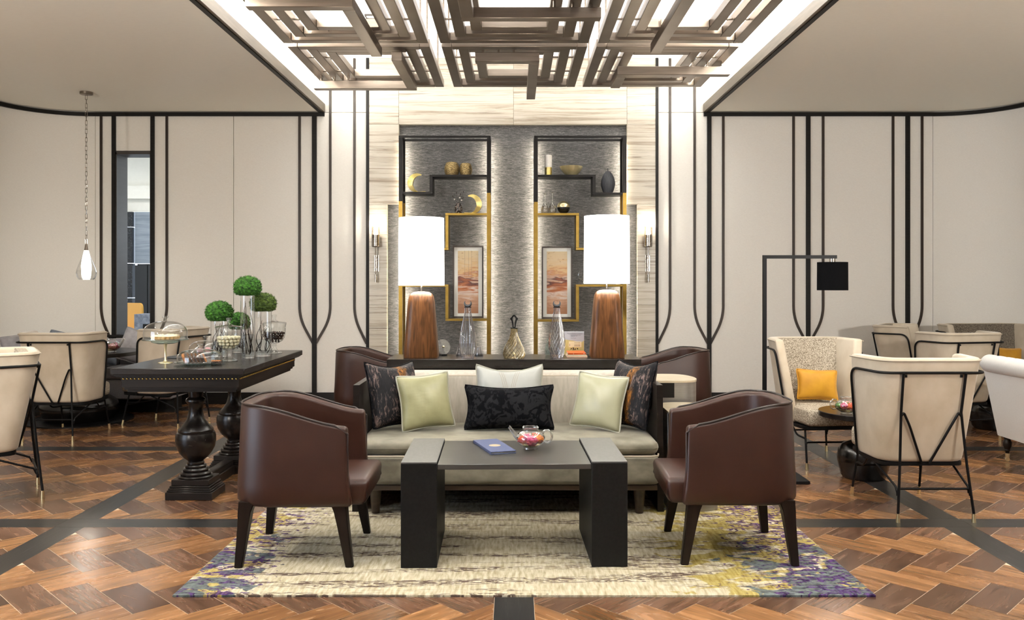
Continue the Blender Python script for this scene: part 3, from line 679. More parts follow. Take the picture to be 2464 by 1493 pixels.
# ------------------------------------------------------------------ rug
m = MB(); nx, ny = 60, 40
rx0, rx1, ry0, ry1 = -1.355, 1.435, 3.385, 5.30
rs = []
def wob(t, k): return 0.004*noise.noise(Vector((t*9, k, 0)))+0.002*noise.noise(Vector((t*40, k, 1)))
pts = [(rx0+(rx1-rx0)*i/nx, ry0+wob(i, 1)) for i in range(nx)]+[(rx1+wob(i, 2), ry0+(ry1-ry0)*i/ny) for i in range(ny)]+[(rx1-(rx1-rx0)*i/nx, ry1+wob(i, 3)) for i in range(nx)]+[(rx0+wob(i, 4), ry1-(ry1-ry0)*i/ny) for i in range(ny)]
cxr, cyr = (rx0+rx1)/2, (ry0+ry1)/2
def sc(p, d): return (p[0]-d*(1 if p[0] > cxr else -1), p[1]-d*(1 if p[1] > cyr else -1))
m.rings([[(x, y, 0.0) for x, y in pts], [(x, y, 0.008) for x, y in pts], [(*sc(q, 0.008), 0.012) for q in pts]])
tag(m.build('rug', 'rug_pile'), 'cream pile rug with brown streaks and purple, teal and yellow blotches', 'rug')
RZ = 0.0125

# ------------------------------------------------------------------ leather tub chairs (face +y locally)
def leather_chair(label, loc, rz):
    t = thing('tub_chair', label, 'chair', loc, rz, 'brown leather tub chairs')
    lv = [(0.262, -0.012, 0), (0.285, 0.0, 0), (0.42, 0.0, 0.35), (0.56, -0.006, 0.72), (1.0, -0.018, 1.0)]
    def ring(d, zf, th, r):
        hw = 0.288+d-th; yb = -0.285-d*0.6+th; yf = 0.245-0.02*zf
        P = fillet([(-hw, yf), (-hw, yb), (hw, yb), (hw, yf)], r, 10)
        # subdivide the straight arms
        A = [(-hw, yf+(P[1][1]-yf)*k/6) for k in range(6)]; B = [(hw, P[-2][1]+(yf-P[-2][1])*k/6) for k in range(1, 7)]
        return A+P[1:-1]+B
    def ztop(y): 
        q = max(0, min(1, (0.23-y)/0.42)); return 0.612+0.09*(q*q*(3-2*q))
    out, inn = [], []
    for z, d, zf in lv:
        o_ = ring(d, zf, 0, 0.195); i_ = ring(d, zf, 0.052, 0.145)
        zz = lambda p, z=z: (0.262+(ztop(p[1])-0.262)*((z-0.262)/0.738)) if z > 0.3 else z
        out.append([(x, y, zz((x, y))) for x, y in o_]); inn.append([(x, y, zz((x, y))-(0.006 if z == 1.0 else 0)) for x, y in i_])
    shell(MB(), out, inn, 0.016, 3).build('shell', 'leather', t)
    top = out[-1]
    P = [(x*0.99, y*0.99, z+0.001) for x, y, z in top]
    P = [(P[0][0], P[0][1]+0.004, 0.30), (P[0][0], P[0][1]+0.006, 0.58)]+P[1:-1]+[(P[-1][0], P[-1][1]+0.006, 0.58), (P[-1][0], P[-1][1]+0.004, 0.30)]
    MB().tube(P, 0.0045, 6).build('piping', 'leather_piping', t)
    m = MB(); m.tube([(0.08, -0.2248, 0.37), (0.08, -0.2246, 0.45), (0.08, -0.2244, 0.55), (0.08, -0.2244, 0.66)], 0.0022, 5); m.tube([(-0.08, -0.2248, 0.37), (-0.08, -0.2246, 0.45), (-0.08, -0.2244, 0.55), (-0.08, -0.2244, 0.66)], 0.0022, 5)
    m.build('seam', 'leather_piping', t)
    m = MB(); m.box(-0.234, 0.234, -0.22, 0.315, 0.258, 0.368, 0.03, 4)
    for v_ in m.bm.verts:
        if v_.co.z > 0.33: v_.co.z += 0.012*max(0, 1-(v_.co.x/0.25)**2)
        if v_.co.y > 0.2: v_.co.y -= (0.368-v_.co.z)*0.12
    m.build('seat', 'leather', t)
    MB().tube([(-0.222, 0.252, 0.362), (-0.218, 0.298, 0.352), (-0.220, 0.306, 0.30), (-0.222, 0.285, 0.265)], 0.0035, 6).build('piping', 'leather_piping', t)
    MB().tube([(0.222, 0.252, 0.362), (0.218, 0.298, 0.352), (0.220, 0.306, 0.30), (0.222, 0.285, 0.265)], 0.0035, 6).build('piping', 'leather_piping', t)
    for sx_, sy_ in ((-1, 1), (1, 1), (-1, -1), (1, -1)):
        m = MB(); rs_ = []
        for z, cx_, cy_, h in ((0.0, 0.250, 0.235 if sy_ > 0 else 0.245, 0.0165), (0.18, 0.240, 0.205 if sy_ > 0 else 0.225, 0.024), (0.24, 0.237, 0.195 if sy_ > 0 else 0.219, 0.028), (0.285, 0.232, 0.185 if sy_ > 0 else 0.208, 0.035)):
            cx_ = min(cx_, 0.27-h*0.4)
            rs_.append([(sx_*cx_+a*h, sy_*cy_+b*h, z) for a, b in ((-1, -1), (1, -1), (1, 1), (-1, 1))])
        m.rings(rs_); bmesh.ops.bevel(m.bm, geom=[e for e in m.bm.edges if abs(e.verts[0].co.z-e.verts[1].co.z) > 0.02], offset=0.004, segments=2, affect='EDGES')
        m.build('leg', 'chair_leg_wood', t)
    return t
lc = leather_chair('brown leather tub chair on the rug in front of the serving table', (-0.955, 3.96, RZ), -PI/2+0.02)
dup(lc, (0.99, 3.99, RZ), PI/2-0.03, 'brown leather tub chair on the rug in front of the two pale side tables')
dup(lc, (-1.17, 7.02, 0), -PI/2, 'brown leather tub chair behind the sofa, beside the console end nearest the moss table')
dup(lc, (1.295, 7.0, 0), PI/2+0.12, 'brown leather tub chair behind the sofa and the higher pale side table')

# ------------------------------------------------------------------ coffee table
ct = thing('coffee_table', 'dark bridge-shaped coffee table with two solid block ends on the rug', 'table', (-0.004, 3.985, RZ), 0.02)
for s in (-1, 1):
    a, b = sorted((s*0.492, s*0.336))
    bx('block_end', 'table_black', a, b, -0.285, 0.285, 0, 0.452, ct, 0.0015, 1)
    bx('end_cap', 'table_cap', a+0.0005, b-0.0005, -0.2845, 0.2845, 0.452, 0.4585, ct, 0.001, 1)
bx('table_top', 'table_top', -0.334, 0.334, -0.282, 0.275, 0.425, 0.4475, ct, 0.0015, 1)
CT = RZ+0.4475
mn = thing('menu_folder', 'navy blue menu folder with a gold oval lying on the coffee table', 'menu', (-0.095, 4.07, CT), 0.31)
m = MB(); m.box(-0.06, 0.06, -0.155, 0.155, 0, 0.004, 0.001, 1); m.build('back_cover', 'menu_blue', mn)
m = MB(); m.box(-0.06, 0.06, -0.155, 0.155, 0.010, 0.014, 0.001, 1); m.build('front_cover', 'menu_blue', mn)
bx('spine', 'menu_blue', -0.0615, -0.06, -0.155, 0.155, 0.0005, 0.0135, mn)
bx('pages', 'paper', -0.058, 0.056, -0.148, 0.150, 0.0042, 0.0098, mn)
m = MB(); m.prism([(0.028*math.cos(2*PI*k/32), 0.028*math.sin(2*PI*k/32)) for k in range(32)], 0.0138, 0.0143); m.build('emblem', 'emblem_gold', mn, loc=(0.0, -0.01, 0))

# ------------------------------------------------------------------ glass teapots
def teapot(label, loc, rz, s=1.0, cols=('flower_red', 'flower_magenta', 'flower_orange', 'flower_pink')):
    t = thing('teapot', label, 'teapot', loc, rz, 'glass teapots with blossoms'); t.scale = (s, s, s)
    MB().lathe([(0.034, 0.0), (0.036, 0.003), (0.034, 0.010), (0.036, 0.014), (0.055, 0.024), (0.068, 0.042), (0.070, 0.054), (0.064, 0.070), (0.050, 0.081), (0.038, 0.086), (0.036, 0.089), (0.0375, 0.103), (0.0385, 0.104), (0.037, 0.1045)], 40).build('body', 'glass_tea', t)
    MB().lathe([(0.0, 0.012), (0.034, 0.013), (0.054, 0.0255), (0.066, 0.042), (0.0675, 0.052), (0.0, 0.052)], 32).build('tea', 'glass_amber', t)
    P = [(-0.060, 0, 0.055), (-0.075, 0, 0.070), (-0.088, 0, 0.088), (-0.099, 0, 0.103), (-0.104, 0, 0.106)]
    MB().tube(P, [0.014, 0.011, 0.0085, 0.0075, 0.009], 14).build('spout', 'glass_solid', t)
    P = [(0.055+0.002, 0, 0.076), (0.068, 0, 0.088), (0.084, 0, 0.089), (0.098, 0, 0.078), (0.102, 0, 0.058), (0.097, 0, 0.040), (0.083, 0, 0.029), (0.066, 0, 0.032)]
    MB().tube(P, 0.0056, 10).build('handle', 'glass_solid', t)
    MB().tube([(0.0375*math.cos(2*PI*k/32), 0.0375*math.sin(2*PI*k/32), 0.104) for k in range(32)], 0.0018, 6, True).build('rim', 'glass_solid', t)
    r = random.Random(int(loc[0]*100)+5)
    for k, (x, y, z, q) in enumerate(((-0.038, -0.018, 0.045, 0.022), (0.004, -0.030, 0.044, 0.028), (0.040, -0.012, 0.048, 0.022), (-0.016, 0.025, 0.048, 0.026), (0.022, 0.022, 0.052, 0.022), (-0.018, -0.028, 0.060, 0.016))):
        m = MB(); m.ball((0, 0, 0), q, (1, 1, 0.85), 30, 20)
        for v_ in m.bm.verts: v_.co *= 1+0.30*noise.noise(v_.co*150+Vector((k, 0, 0)))+0.22*noise.noise(v_.co*420+Vector((k, 5, 0)))
        m.build('blossom', cols[(k) % len(cols)], t, loc=(x, y, z))
    m = MB()
    for k in range(7):
        a = r.uniform(0, 6.28); q = r.uniform(0.02, 0.045)
        m.tube([(q*math.cos(a), q*math.sin(a), 0.058), (q*math.cos(a+0.5)*0.7, q*math.sin(a+0.5)*0.7, 0.068), (q*math.cos(a+0.9)*0.9, q*math.sin(a+0.9)*0.9, 0.064)], [0.002, 0.004, 0.001], 5)
    m.build('leaves', 'leaf_green', t)['kind'] = 'stuff'
    return t
teapot('clear glass teapot of red and magenta blossoms on the coffee table', (0.078, 4.04, CT+0.0005), 0.0)

# ------------------------------------------------------------------ sofa
SX = -0.033
so = thing('sofa', 'grey velvet sofa with dark wood end panels behind the coffee table', 'sofa', (SX, 4.9, 0))
for s in (-1, 1):
    m = MB(); a, b = sorted((s*0.807, s*0.84))
    m.rings([[(a, -0.30, 0.0128), (a, 0.48, 0.0128), (a, 0.48, 0.692), (a, -0.27, 0.692)], [(b, -0.30, 0.0128), (b, 0.48, 0.0128), (b, 0.48, 0.692), (b, -0.27, 0.692)]])
    m.build('side_panel', 'dark_wood', so)
bx('back_panel', 'dark_wood', -0.806, 0.806, 0.45, 0.48, 0.02, 0.68, so)
m = MB(); m.box(-0.803, 0.803, 0.21, 0.448, 0.30, 0.705, 0.035, 4)
for v_ in m.bm.verts:
    if v_.co.y < 0.3: v_.co.y += (v_.co.z-0.4)*0.12
m.build('backrest', 'sofa_back_fabric', so)
zz = 0.684
MB().tube([(-0.80, 0.26, 0.45), (-0.795, 0.262, 0.62), (-0.775, 0.255, zz-0.006), (-0.74, 0.252, zz+0.002), (0.74, 0.252, zz+0.002), (0.775, 0.255, zz-0.006), (0.795, 0.262, 0.62), (0.80, 0.26, 0.45)], 0.005, 8).build('piping', 'velvet_piping', so)
m = MB(); m.box(-0.802, 0.802, -0.42, 0.24, 0.335, 0.412, 0.045, 5)
for v_ in m.bm.verts:
    c = v_.co
    if c.y < -0.30:
        if abs(c.x) > 0.74: c.y += 0.03*((abs(c.x)-0.74)/0.06)
        c.y -= 0.012*max(0, (c.z-0.335)/0.08)
m.build('seat_cushion', 'sofa_velvet', so)
MB().tube([(-0.80, -0.36, 0.336), (-0.79, -0.41, 0.336), (-0.75, -0.425, 0.336), (0.75, -0.425, 0.336), (0.79, -0.41, 0.336), (0.80, -0.36, 0.336)], 0.005, 8).build('piping', 'velvet_piping', so)
m = MB(); m.box(-0.802, 0.802, -0.415, 0.24, 0.180, 0.333, 0.03, 4); m.build('seat_base', 'sofa_velvet', so)
bx('base_rail', 'sofa_rail_wood', -0.79, 0.79, -0.395, 0.40, 0.150, 0.180, so, 0.004)
for x in (-0.71, 0.705):
    for y in (-0.32, 0.36):
        MB().lathe([(0.0195, RZ), (0.021, RZ+0.002), (0.034, 0.150)], 20, (x, y, 0), True).build('leg', 'sofa_rail_wood', so)

def cushion(name, label, w, h, t_, mat, pip, loc, rz, tilt, pinch=0.09, roll=0, sag=0.0, group=None):
    rt = thing(name, label, 'cushion', loc, rz, group)
    g = bpy.data.objects.new('cover', None)
    o_ = MB().pillow(w, h, t_, pinch, 18, sag).build('cover', mat, rt, ang=80)
    n = 16; P = []
    def e(u, q):
        k_ = 1-0.055*(u*u*q*q)**3; return (k_*w/2*u*(1-pinch*(1-q*q)), 0, k_*(h/2*q*(1-pinch*(1-u*u))-(sag*(1-u*u)*max(q, 0)**2)))
    for k in range(n): P.append(e(-1+2*k/n, -1))
    for k in range(n): P.append(e(1, -1+2*k/n))
    for k in range(n): P.append(e(1-2*k/n, 1))
    for k in range(n): P.append(e(-1, 1-2*k/n))
    p_ = MB().tube(P, 0.0045, 6, True).build('piping', pip, rt)
    bpy.data.objects.remove(g)
    for q in (o_, p_): q.rotation_euler = (-tilt, roll, 0); q.location = (0, 0, h/2*math.cos(tilt)*(1-0.0)+0.004)
    return rt
SZ = 0.410
cushion('cushion', 'black and amber printed cushion leaning on the sofa panel beside the pale green cushion', 0.39, 0.40, 0.15, 'print_velvet', 'black_velvet', (-0.695, 4.93, SZ), 0.86, 0.28, 0.13, 0.05, 0.02)
cushion('cushion', 'creased pale green silk cushion overlapping the printed one, turned slightly toward the black cushion', 0.32, 0.33, 0.13, 'silk_green', 'silk_piping', (-0.505, 4.865, SZ), 0.36, 0.30, 0.11, -0.06)
cushion('cushion', 'pale silver silk cushion with curved stitching behind the black velvet cushion', 0.41, 0.37, 0.13, 'silk_pale', 'silk_piping', (-0.028, 5.0, SZ), 0.0, 0.22, 0.10, 0, 0.035)
cushion('cushion', 'wide black velvet damask lumbar cushion in the middle of the sofa', 0.53, 0.265, 0.15, 'black_velvet', 'black_velvet', (-0.028, 4.84, SZ), 0.0, 0.25, 0.13, 0, 0.012)
cushion('cushion', 'smooth pale green silk cushion with white sheen, nearer the side tables', 0.32, 0.33, 0.13, 'silk_cream', 'silk_piping', (0.485, 4.865, SZ), -0.50, 0.30, 0.11, 0.07)
cushion('cushion', 'black and mauve printed cushion leaning on the sofa panel beside the pale side tables', 0.37, 0.41, 0.15, 'print_velvet', 'black_velvet', (0.675, 4.90, SZ), -1.02, 0.26, 0.13, -0.04, 0.02)
# stitching lines on the silver cushion
sil = [o_ for o_ in C.objects if o_.get('label', '').startswith('pale silver silk')][0]
m = MB()
for s in (-1, 1):
    for k in range(3):
        P = []
        for i in range(13):
            q = 0.9*(1-2*i/12); x = s*(0.006+0.011*k+0.032*max(0, (q+0.3)/1.2)**2); u = x/0.205
            y = -0.065*(max((1-u*u)*(1-q*q), 0)**0.42)*(1+0.03*math.sin(9*u+5*q))-0.0008
            P.append((x, y, 0.185*q*(1-0.10*(1-u*u))-(0.035*(1-u*u)*max(q, 0)**2)))
        m.tube(P, 0.0011, 5)
st_ = m.build('stitching', 'velvet_piping', sil); st_.rotation_euler = (-0.22, 0, 0); st_.location = (0, 0, 0.37/2*math.cos(0.22)+0.004)

# ------------------------------------------------------------------ pale side tables
def side_table(label, loc, w, d, h, notch):
    t = thing('side_table', label, 'side table', loc, 0)
    P = fillet([(-w, -d), (w*0.75, -d), (w, 0.0), (w*0.55, d), (-w, d), (-w, -d)], 0.13, 8)[:-1]
    m = MB(); m.prism(P, 0.0, h-0.012); m.build('drum', 'side_table_metal', t)
    m = MB(); m.prism([(x*1.02, y*1.02) for x, y in P], h-0.012, h); m.build('top', 'side_table_top', t)
    if notch:
        m = MB(); m.box(-w*0.98, -w*0.98+0.11, -d-0.004, -d+0.02, h-0.10, h-0.013); m.build('dark_panel', 'shelf_black', t)
    return t
side_table('low pale-topped grey metal side table half hidden by the tub chair', (0.99, 4.80, RZ), 0.15, 0.20, 0.535, False)
side_table('higher pale-topped grey metal side table against the sofa end panel', (0.975, 5.24, RZ), 0.14, 0.19, 0.655, True)

# ------------------------------------------------------------------ console table behind the sofa
co = thing('console_table', 'long espresso console table behind the sofa carrying two lamps', 'console', (0, 5.62, 0))
bx('table_top', 'espresso_top', -0.81, 0.81, -0.195, 0.195, 0.70, 0.76, co, 0.002, 1)
for s in (-1, 1):
    a, b = sorted((s*0.805, s*0.76)); bx('end_panel', 'dark_wood', a, b, -0.185, 0.185, 0, 0.699, co)
bx('apron', 'dark_wood', -0.759, 0.759, -0.165, -0.15, 0.56, 0.699, co)
for s in (-1, 1):
    a, b = sorted((s*0.40, s*0.755)); f_ = bx('drawer', 'espresso_top', a, b, -0.182, -0.166, 0.575, 0.672, co, 0.002, 1)
    bx('finger_slot', 'shelf_black', a+0.01, b-0.01, -0.186, -0.1825, 0.66, 0.668, f_)
bx('lower_shelf', 'dark_wood', -0.759, 0.759, -0.17, 0.18, 0.12, 0.15, co)
CZT = 0.7605
def table_lamp(label, x, dz):
    t = thing('table_lamp', label, 'lamp', (x, 5.60, CZT), 0, 'walnut table lamps on the console')
    rs_ = []
    for z, hw, cr in ((0, 0.110, 0.05), (0.012, 0.112, 0.05), (0.15, 0.102, 0.048), (0.28, 0.092, 0.045), (0.36, 0.085, 0.043), (0.395, 0.079, 0.042), (0.415, 0.068, 0.04), (0.426, 0.050, 0.035), (0.430, 0.02, 0.015)):
        z += dz if z > 0.2 else 0
        P = []
        for a0 in range(4):
            for k in range(6):
                a = PI/2*a0+PI/2*k/5; q = [(1, 1), (-1, 1), (-1, -1), (1, -1)][a0]
                P.append((q[0]*(hw-cr)+cr*math.cos(a), (q[1]*(hw-cr)+cr*math.sin(a))*0.85, z))
        rs_.append(P)
    MB().rings(rs_).build('base', 'lamp_wood', t, ang=60)
    MB().tube([(0, 0, 0.425+dz), (0, 0, 0.52+dz)], 0.006, 10).build('stem', 'chrome', t)
    MB().lathe([(0.150, 0.470+dz), (0.1505, 0.469+dz), (0.148, 0.912+dz), (0.1465, 0.912+dz), (0.1475, 0.471+dz), (0.150, 0.470+dz)], 48).build('shade', 'shade_white', t)
    m = MB(); m.ball((0, 0, 0.62+dz), 0.035, (1, 1, 1.2), 12, 8); m.build('bulb', 'bulb_glow', t)
    m = MB()
    for k in range(3):
        a = 2*PI*k/3; m.tube([(0, 0, 0.52+dz), (0.148*math.cos(a), 0.148*math.sin(a), 0.52+dz)], 0.002, 5)
    m.build('shade_carrier', 'chrome', t)
    light('lamp_glow', 'POINT', (x, 5.60, CZT+0.72), 14, WARM, shadow_soft_size=0.06)
    return t
table_lamp('walnut table lamp with white drum shade, standing by the pale horned fluted bottle', -0.608, 0.0)
table_lamp('walnut table lamp with white drum shade, standing by the books on the console', 0.608, 0.012)
# decanters
def bottle(label, x, y, prof, mat, flute, twist, stopper):
    t = thing('decanter', label, 'bottle', (x, y, CZT))
    n = 96; rs_ = []
    P = []
    for (r0, z0), (r1, z1) in zip(prof, prof[1:]):
        for k in range(4): P.append((r0+(r1-r0)*k/4, z0+(z1-z0)*k/4))
    P.append(prof[-1])
    for r, z in P:
        rs_.append([((r+min(flute, r*0.12)*math.cos(16*(2*PI*k/n)))*math.cos(2*PI*k/n+twist*z), (r+min(flute, r*0.12)*math.cos(16*(2*PI*k/n)))*math.sin(2*PI*k/n+twist*z), z) for k in range(n)])
    MB().rings(rs_, False).build('flask', mat, t, ang=80)
    m = MB(); m.lathe([(0.0, 0.001), (prof[0][0]*0.97, 0.001), (prof[0][0]*0.9, 0.012), (0, 0.014)], 24); m.build('foot', 'glass_smoke', t)
    h = prof[-1][1]
    MB().lathe([(0, h+0.001), (prof[-1][0]*1.25, h+0.001), (prof[-1][0]*1.25, h+0.006), (0, h+0.006)], 20).build('collar', 'black_metal', t)
    m = MB()
    if stopper == 'horn':
        P = []; R = []
        for k in range(17):
            a = math.radians(-222+264*k/16); P.append((0.021*math.cos(a), 0, h+0.031+0.021*math.sin(a))); R.append(0.0012+0.0088*math.sin(PI*k/16)**1.3)
        m.tube(P, R, 8)
    else:
        o_ = [(-0.010, 0.0), (-0.012, 0.02), (-0.018, 0.045), (-0.028, 0.058), (-0.018, 0.066), (-0.010, 0.078), (0, 0.084), (0.010, 0.078), (0.018, 0.066), (0.028, 0.058), (0.018, 0.045), (0.012, 0.02), (0.010, 0.0)]
        i_ = [(-0.004, 0.006), (-0.004, 0.02), (-0.007, 0.042), (-0.010, 0.056), (-0.008, 0.064), (-0.004, 0.069), (0, 0.071), (0.004, 0.069), (0.008, 0.064), (0.010, 0.056), (0.007, 0.042), (0.004, 0.02), (0.004, 0.006)]
        V = [[m.v((x_, yy, h+0.007+z_)) for x_, z_ in q] for yy in (-0.004, 0.004) for q in (o_, i_)]
        for i in range(13):
            j = (i+1) % 13
            m.f([V[0][i], V[0][j], V[1][j], V[1][i]]); m.f([V[2][j], V[2][i], V[3][i], V[3][j]]); m.f([V[0][j], V[0][i], V[2][i], V[2][j]]); m.f([V[1][i], V[1][j], V[3][j], V[3][i]])
    m.build('stopper', 'vase_charcoal' if stopper == 'horn' else 'black_metal', t)
    return t
tall = [(0.036, 0.0), (0.041, 0.02), (0.050, 0.07), (0.051, 0.10), (0.046, 0.15), (0.036, 0.21), (0.026, 0.265), (0.0195, 0.30), (0.0185, 0.325)]
bottle('tall clear fluted bottle with dark crescent stopper beside the walnut lamp and glass disc', -0.300, 5.53, tall, 'glass_fluted', 0.005, 0, 'horn')
bottle('tall swirl-cut bottle with dark crescent stopper beside the standing book', 0.277, 5.53, tall, 'glass_fluted', 0.005, 9, 'horn')
bottle('squat amber swirl decanter with black keyhole stopper in the middle of the console', 0.0, 5.52, [(0.058, 0.0), (0.066, 0.012), (0.069, 0.03), (0.060, 0.065), (0.040, 0.105), (0.026, 0.14), (0.020, 0.165), (0.0195, 0.19)], 'glass_amber', 0.0055, 12, 'key')
# glass disc, little glasses, books on the console
gd = thing('glass_disc', 'round clear glass disc on a dark stand beside the walnut lamp', 'ornament', (-0.475, 5.72, CZT), 0.5)
MB().lathe([(0.0, -0.004), (0.05, -0.004), (0.052, 0.0), (0.05, 0.004), (0.0, 0.004)], 32).build('disc', 'glass', gd, loc=(0, 0, 0.058), rot=(PI/2-0.25, 0, 0))
MB().ball((0, -0.006, 0.058), 0.008).build('center_knob', 'gold_cap', gd); bx('stand', 'black_metal', -0.02, 0.02, -0.02, 0.02, 0, 0.008, gd)
for x, lb in ((-0.36, 'small dark-based glass tumbler behind the fluted bottle, near the disc'), (-0.235, 'small dark-based glass tumbler behind the fluted bottle, near the brass post')):
    t = thing('tumbler', lb, 'glass', (x, 5.70, CZT)); MB().lathe([(0.030, 0.0), (0.031, 0.003), (0.022, 0.03), (0.016, 0.058), (0.0165, 0.06)], 24).build('cup', 'glass_smoke', t)
    MB().lathe([(0, 0.001), (0.028, 0.001), (0.025, 0.012), (0, 0.014)], 20).build('base', 'slate', t)
t = thing('vase', 'small pale blue glass vase behind the swirl-cut bottle', 'vase', (0.232, 5.72, CZT)); MB().lathe([(0.02, 0), (0.026, 0.03), (0.022, 0.07), (0.012, 0.09), (0.014, 0.11)], 24).build('body', 'glass_aqua', t)
bk = thing('book', 'standing book with grey cover, yellow palace picture and printed title', 'book', (0.405, 5.77, CZT), 0)
BT = 0.157
m = MB(); m.box(-0.068, 0.068, -0.006, 0.012, 0, BT); m.build('cover', 'book_grey', bk)
m = MB(); m.rings([[(-0.067, -0.0068, 0.001), (0.067, -0.0068, 0.001), (0.067, -0.0068, 0.098), (0.049, -0.0068, 0.082), (0.0, -0.0068, 0.094), (-0.067, -0.0068, 0.104)], [(-0.067, -0.0062, 0.001), (0.067, -0.0062, 0.001), (0.067, -0.0062, 0.098), (0.049, -0.0062, 0.082), (0.0, -0.0062, 0.094), (-0.067, -0.0062, 0.104)]])
m.build('cover_picture', 'book_yellow', bk)
pal = bx('palace', 'book_building', -0.035, 0.050, -0.0072, -0.0068, 0.052, 0.090, bk)
m = MB()
for k in range(5): m.box(0.004+k*0.008, 0.0065+k*0.008, -0.0075, -0.0072, 0.056, 0.070); m.box(0.004+k*0.008, 0.0062+k*0.008, -0.0075, -0.0072, 0.078, 0.084)
m.box(-0.030, -0.0278, -0.0075, -0.0072, 0.058, 0.074); m.build('arches', 'ink', bk)
m = MB()
rr = random.Random(2)
for k in range(16):
    x = -0.026+0.05*rr.random(); z = 0.031+0.008*rr.random(); m.box(x, x+0.004, -0.0075, -0.0068, z, z+0.005+0.012*rr.random()*(1-abs(x)/0.03))
m.build('riders', 'ink', bk)
def text(body, size, loc, mat, parent, rot=(PI/2, 0, 0), align='LEFT', ext=0.0002):
    cu = bpy.data.curves.new('lettering', 'FONT'); cu.body = body; cu.size = size; cu.align_x = align; cu.extrude = ext
    cu.materials.append(MATS[mat]); f_ = bpy.data.objects.new('lettering', cu); C.objects.link(f_)
    bpy.context.view_layer.update(); me = bpy.data.meshes.new_from_object(f_.evaluated_get(bpy.context.evaluated_depsgraph_get())); bpy.data.objects.remove(f_)
    o_ = bpy.data.objects.new('lettering', me); C.objects.link(o_); o_.parent = parent; o_.location = loc; o_.rotation_euler = rot; o_['kind'] = 'stuff'; return o_
text('Palais de Bosphore à Istanbul', 0.0088, (0.005, -0.0066, 0.141), 'ink', bk, align='CENTER')
text('Une demeure historique du village', 0.0048, (-0.022, -0.0066, 0.131), 'ink', bk); text('d’Istanbul 1890 – 1910', 0.0048, (-0.022, -0.0066, 0.125), 'ink', bk)
text('Maurice Chevallier', 0.0048, (-0.022, -0.0066, 0.111), 'ink', bk)
zb = CZT
for lb, x0, x1, th, mt_ in (('peach-spined book at the bottom of the little stack on the console', 0.345, 0.478, 0.010, 'book_peach'), ('cream-spined book in the middle of the little stack on the console', 0.348, 0.472, 0.007, 'book_cream'), ('orange-spined book topping the little stack on the console', 0.352, 0.470, 0.012, 'book_orange')):
    t = thing('book', lb, 'book', (0, 5.66, zb))
    bx('cover', mt_, x0, x1, -0.09, 0.088, 0, 0.0018, t); bx('cover', mt_, x0, x1, -0.09, 0.088, th-0.0018, th-0.0003, t); bx('spine', mt_, x0, x1, -0.0915, -0.0895, 0.0002, th-0.0006, t)
    bx('pages', 'paper', x0+0.002, x1-0.003, -0.089, 0.084, 0.002, th-0.002, t); zb += th
    if 'orange' in lb:
        m = MB(); m.box(x0+0.035, x0+0.038, -0.0922, -0.0915, 0.004, 0.008); m.box(x1-0.018, x1-0.008, -0.0922, -0.0915, 0.005, 0.0075); m.build('spine_print', 'paper', t)
# ------------------------------------------------------------------ display shelving in the niche
EY0, EY1 = 8.48, 8.715
def etagere(label, xl, xr, inner_left, shelves, verts, zl, zr):
    t = thing('display_shelf', label, 'shelf', (0, 0, 0))
    pw = 0.037
    for xa, zt in ((xl, zl), (xr-pw, zr)):
        for ya, yb in ((EY0, EY0+0.03), (EY1-0.03, EY1)):
            bx('brass_post', 'brass', xa, xa+pw, ya, yb, 0.0, zt, t); bx('black_post', 'shelf_black', xa, xa+pw, ya, yb, zt, 2.69, t)
        fa = xa+0.012
        bx('side_plate', 'brass', fa, fa+0.012, EY0+0.031, EY1-0.031, 0.0, zt, t); bx('side_plate', 'shelf_black', fa, fa+0.012, EY0+0.031, EY1-0.031, zt, 2.69, t)
        bx('led_strip', 'led_glow', xa+pw/2-0.004, xa+pw/2+0.004, EY1+0.001, EY1+0.005, 0.5, 2.68, t)
    bx('top_frame', 'shelf_black', xl, xr, EY0, EY0+0.03, 2.691, 2.71, t); bx('top_frame', 'shelf_black', xl, xr, EY1-0.03, EY1, 2.691, 2.71, t)
    for xa in (xl, xr-pw): bx('top_frame', 'shelf_black', xa, xa+pw, EY0+0.031, EY1-0.031, 2.691, 2.71, t)
    for x0, x1, z, mt_ in shelves: bx('shelf', mt_, x0, x1, EY0+0.004, EY1-0.002, z-0.022, z, t, 0.001, 1)
    for x, z0, z1, mt_ in verts: bx('upright', mt_, x, x+0.03, EY0+0.004, EY1-0.002, z0, z1, t, 0.001, 1)
etagere('black and brass stepped display shelf nearer the moss table', -1.147, -0.234, False,
        [(-1.109, -0.811, 2.152, 'shelf_black'), (-0.841, -0.272, 2.322, 'shelf_black'), (-0.683, -0.272, 1.94, 'brass'), (-1.109, -0.653, 1.594, 'brass'), (-1.109, -0.653, 1.229, 'brass'), (-0.683, -0.272, 0.888, 'brass')],
        [(-0.841, 2.153, 2.299, 'shelf_black'), (-0.683, 1.595, 1.917, 'brass'), (-0.683, 0.889, 1.206, 'brass')], 2.057, 2.14)
etagere('black and brass stepped display shelf nearer the floor lamp', 0.199, 1.118, True,
        [(0.782, 1.080, 2.145, 'shelf_black'), (0.237, 0.812, 2.322, 'shelf_black'), (0.237, 0.646, 1.94, 'brass'), (0.616, 1.080, 1.594, 'brass'), (0.616, 1.080, 1.229, 'brass'), (0.237, 0.646, 0.881, 'brass')],
        [(0.782, 2.146, 2.299, 'shelf_black'), (0.616, 1.595, 1.917, 'brass'), (0.616, 0.882, 1.206, 'brass')], 2.05, 2.14)
SY = 8.59
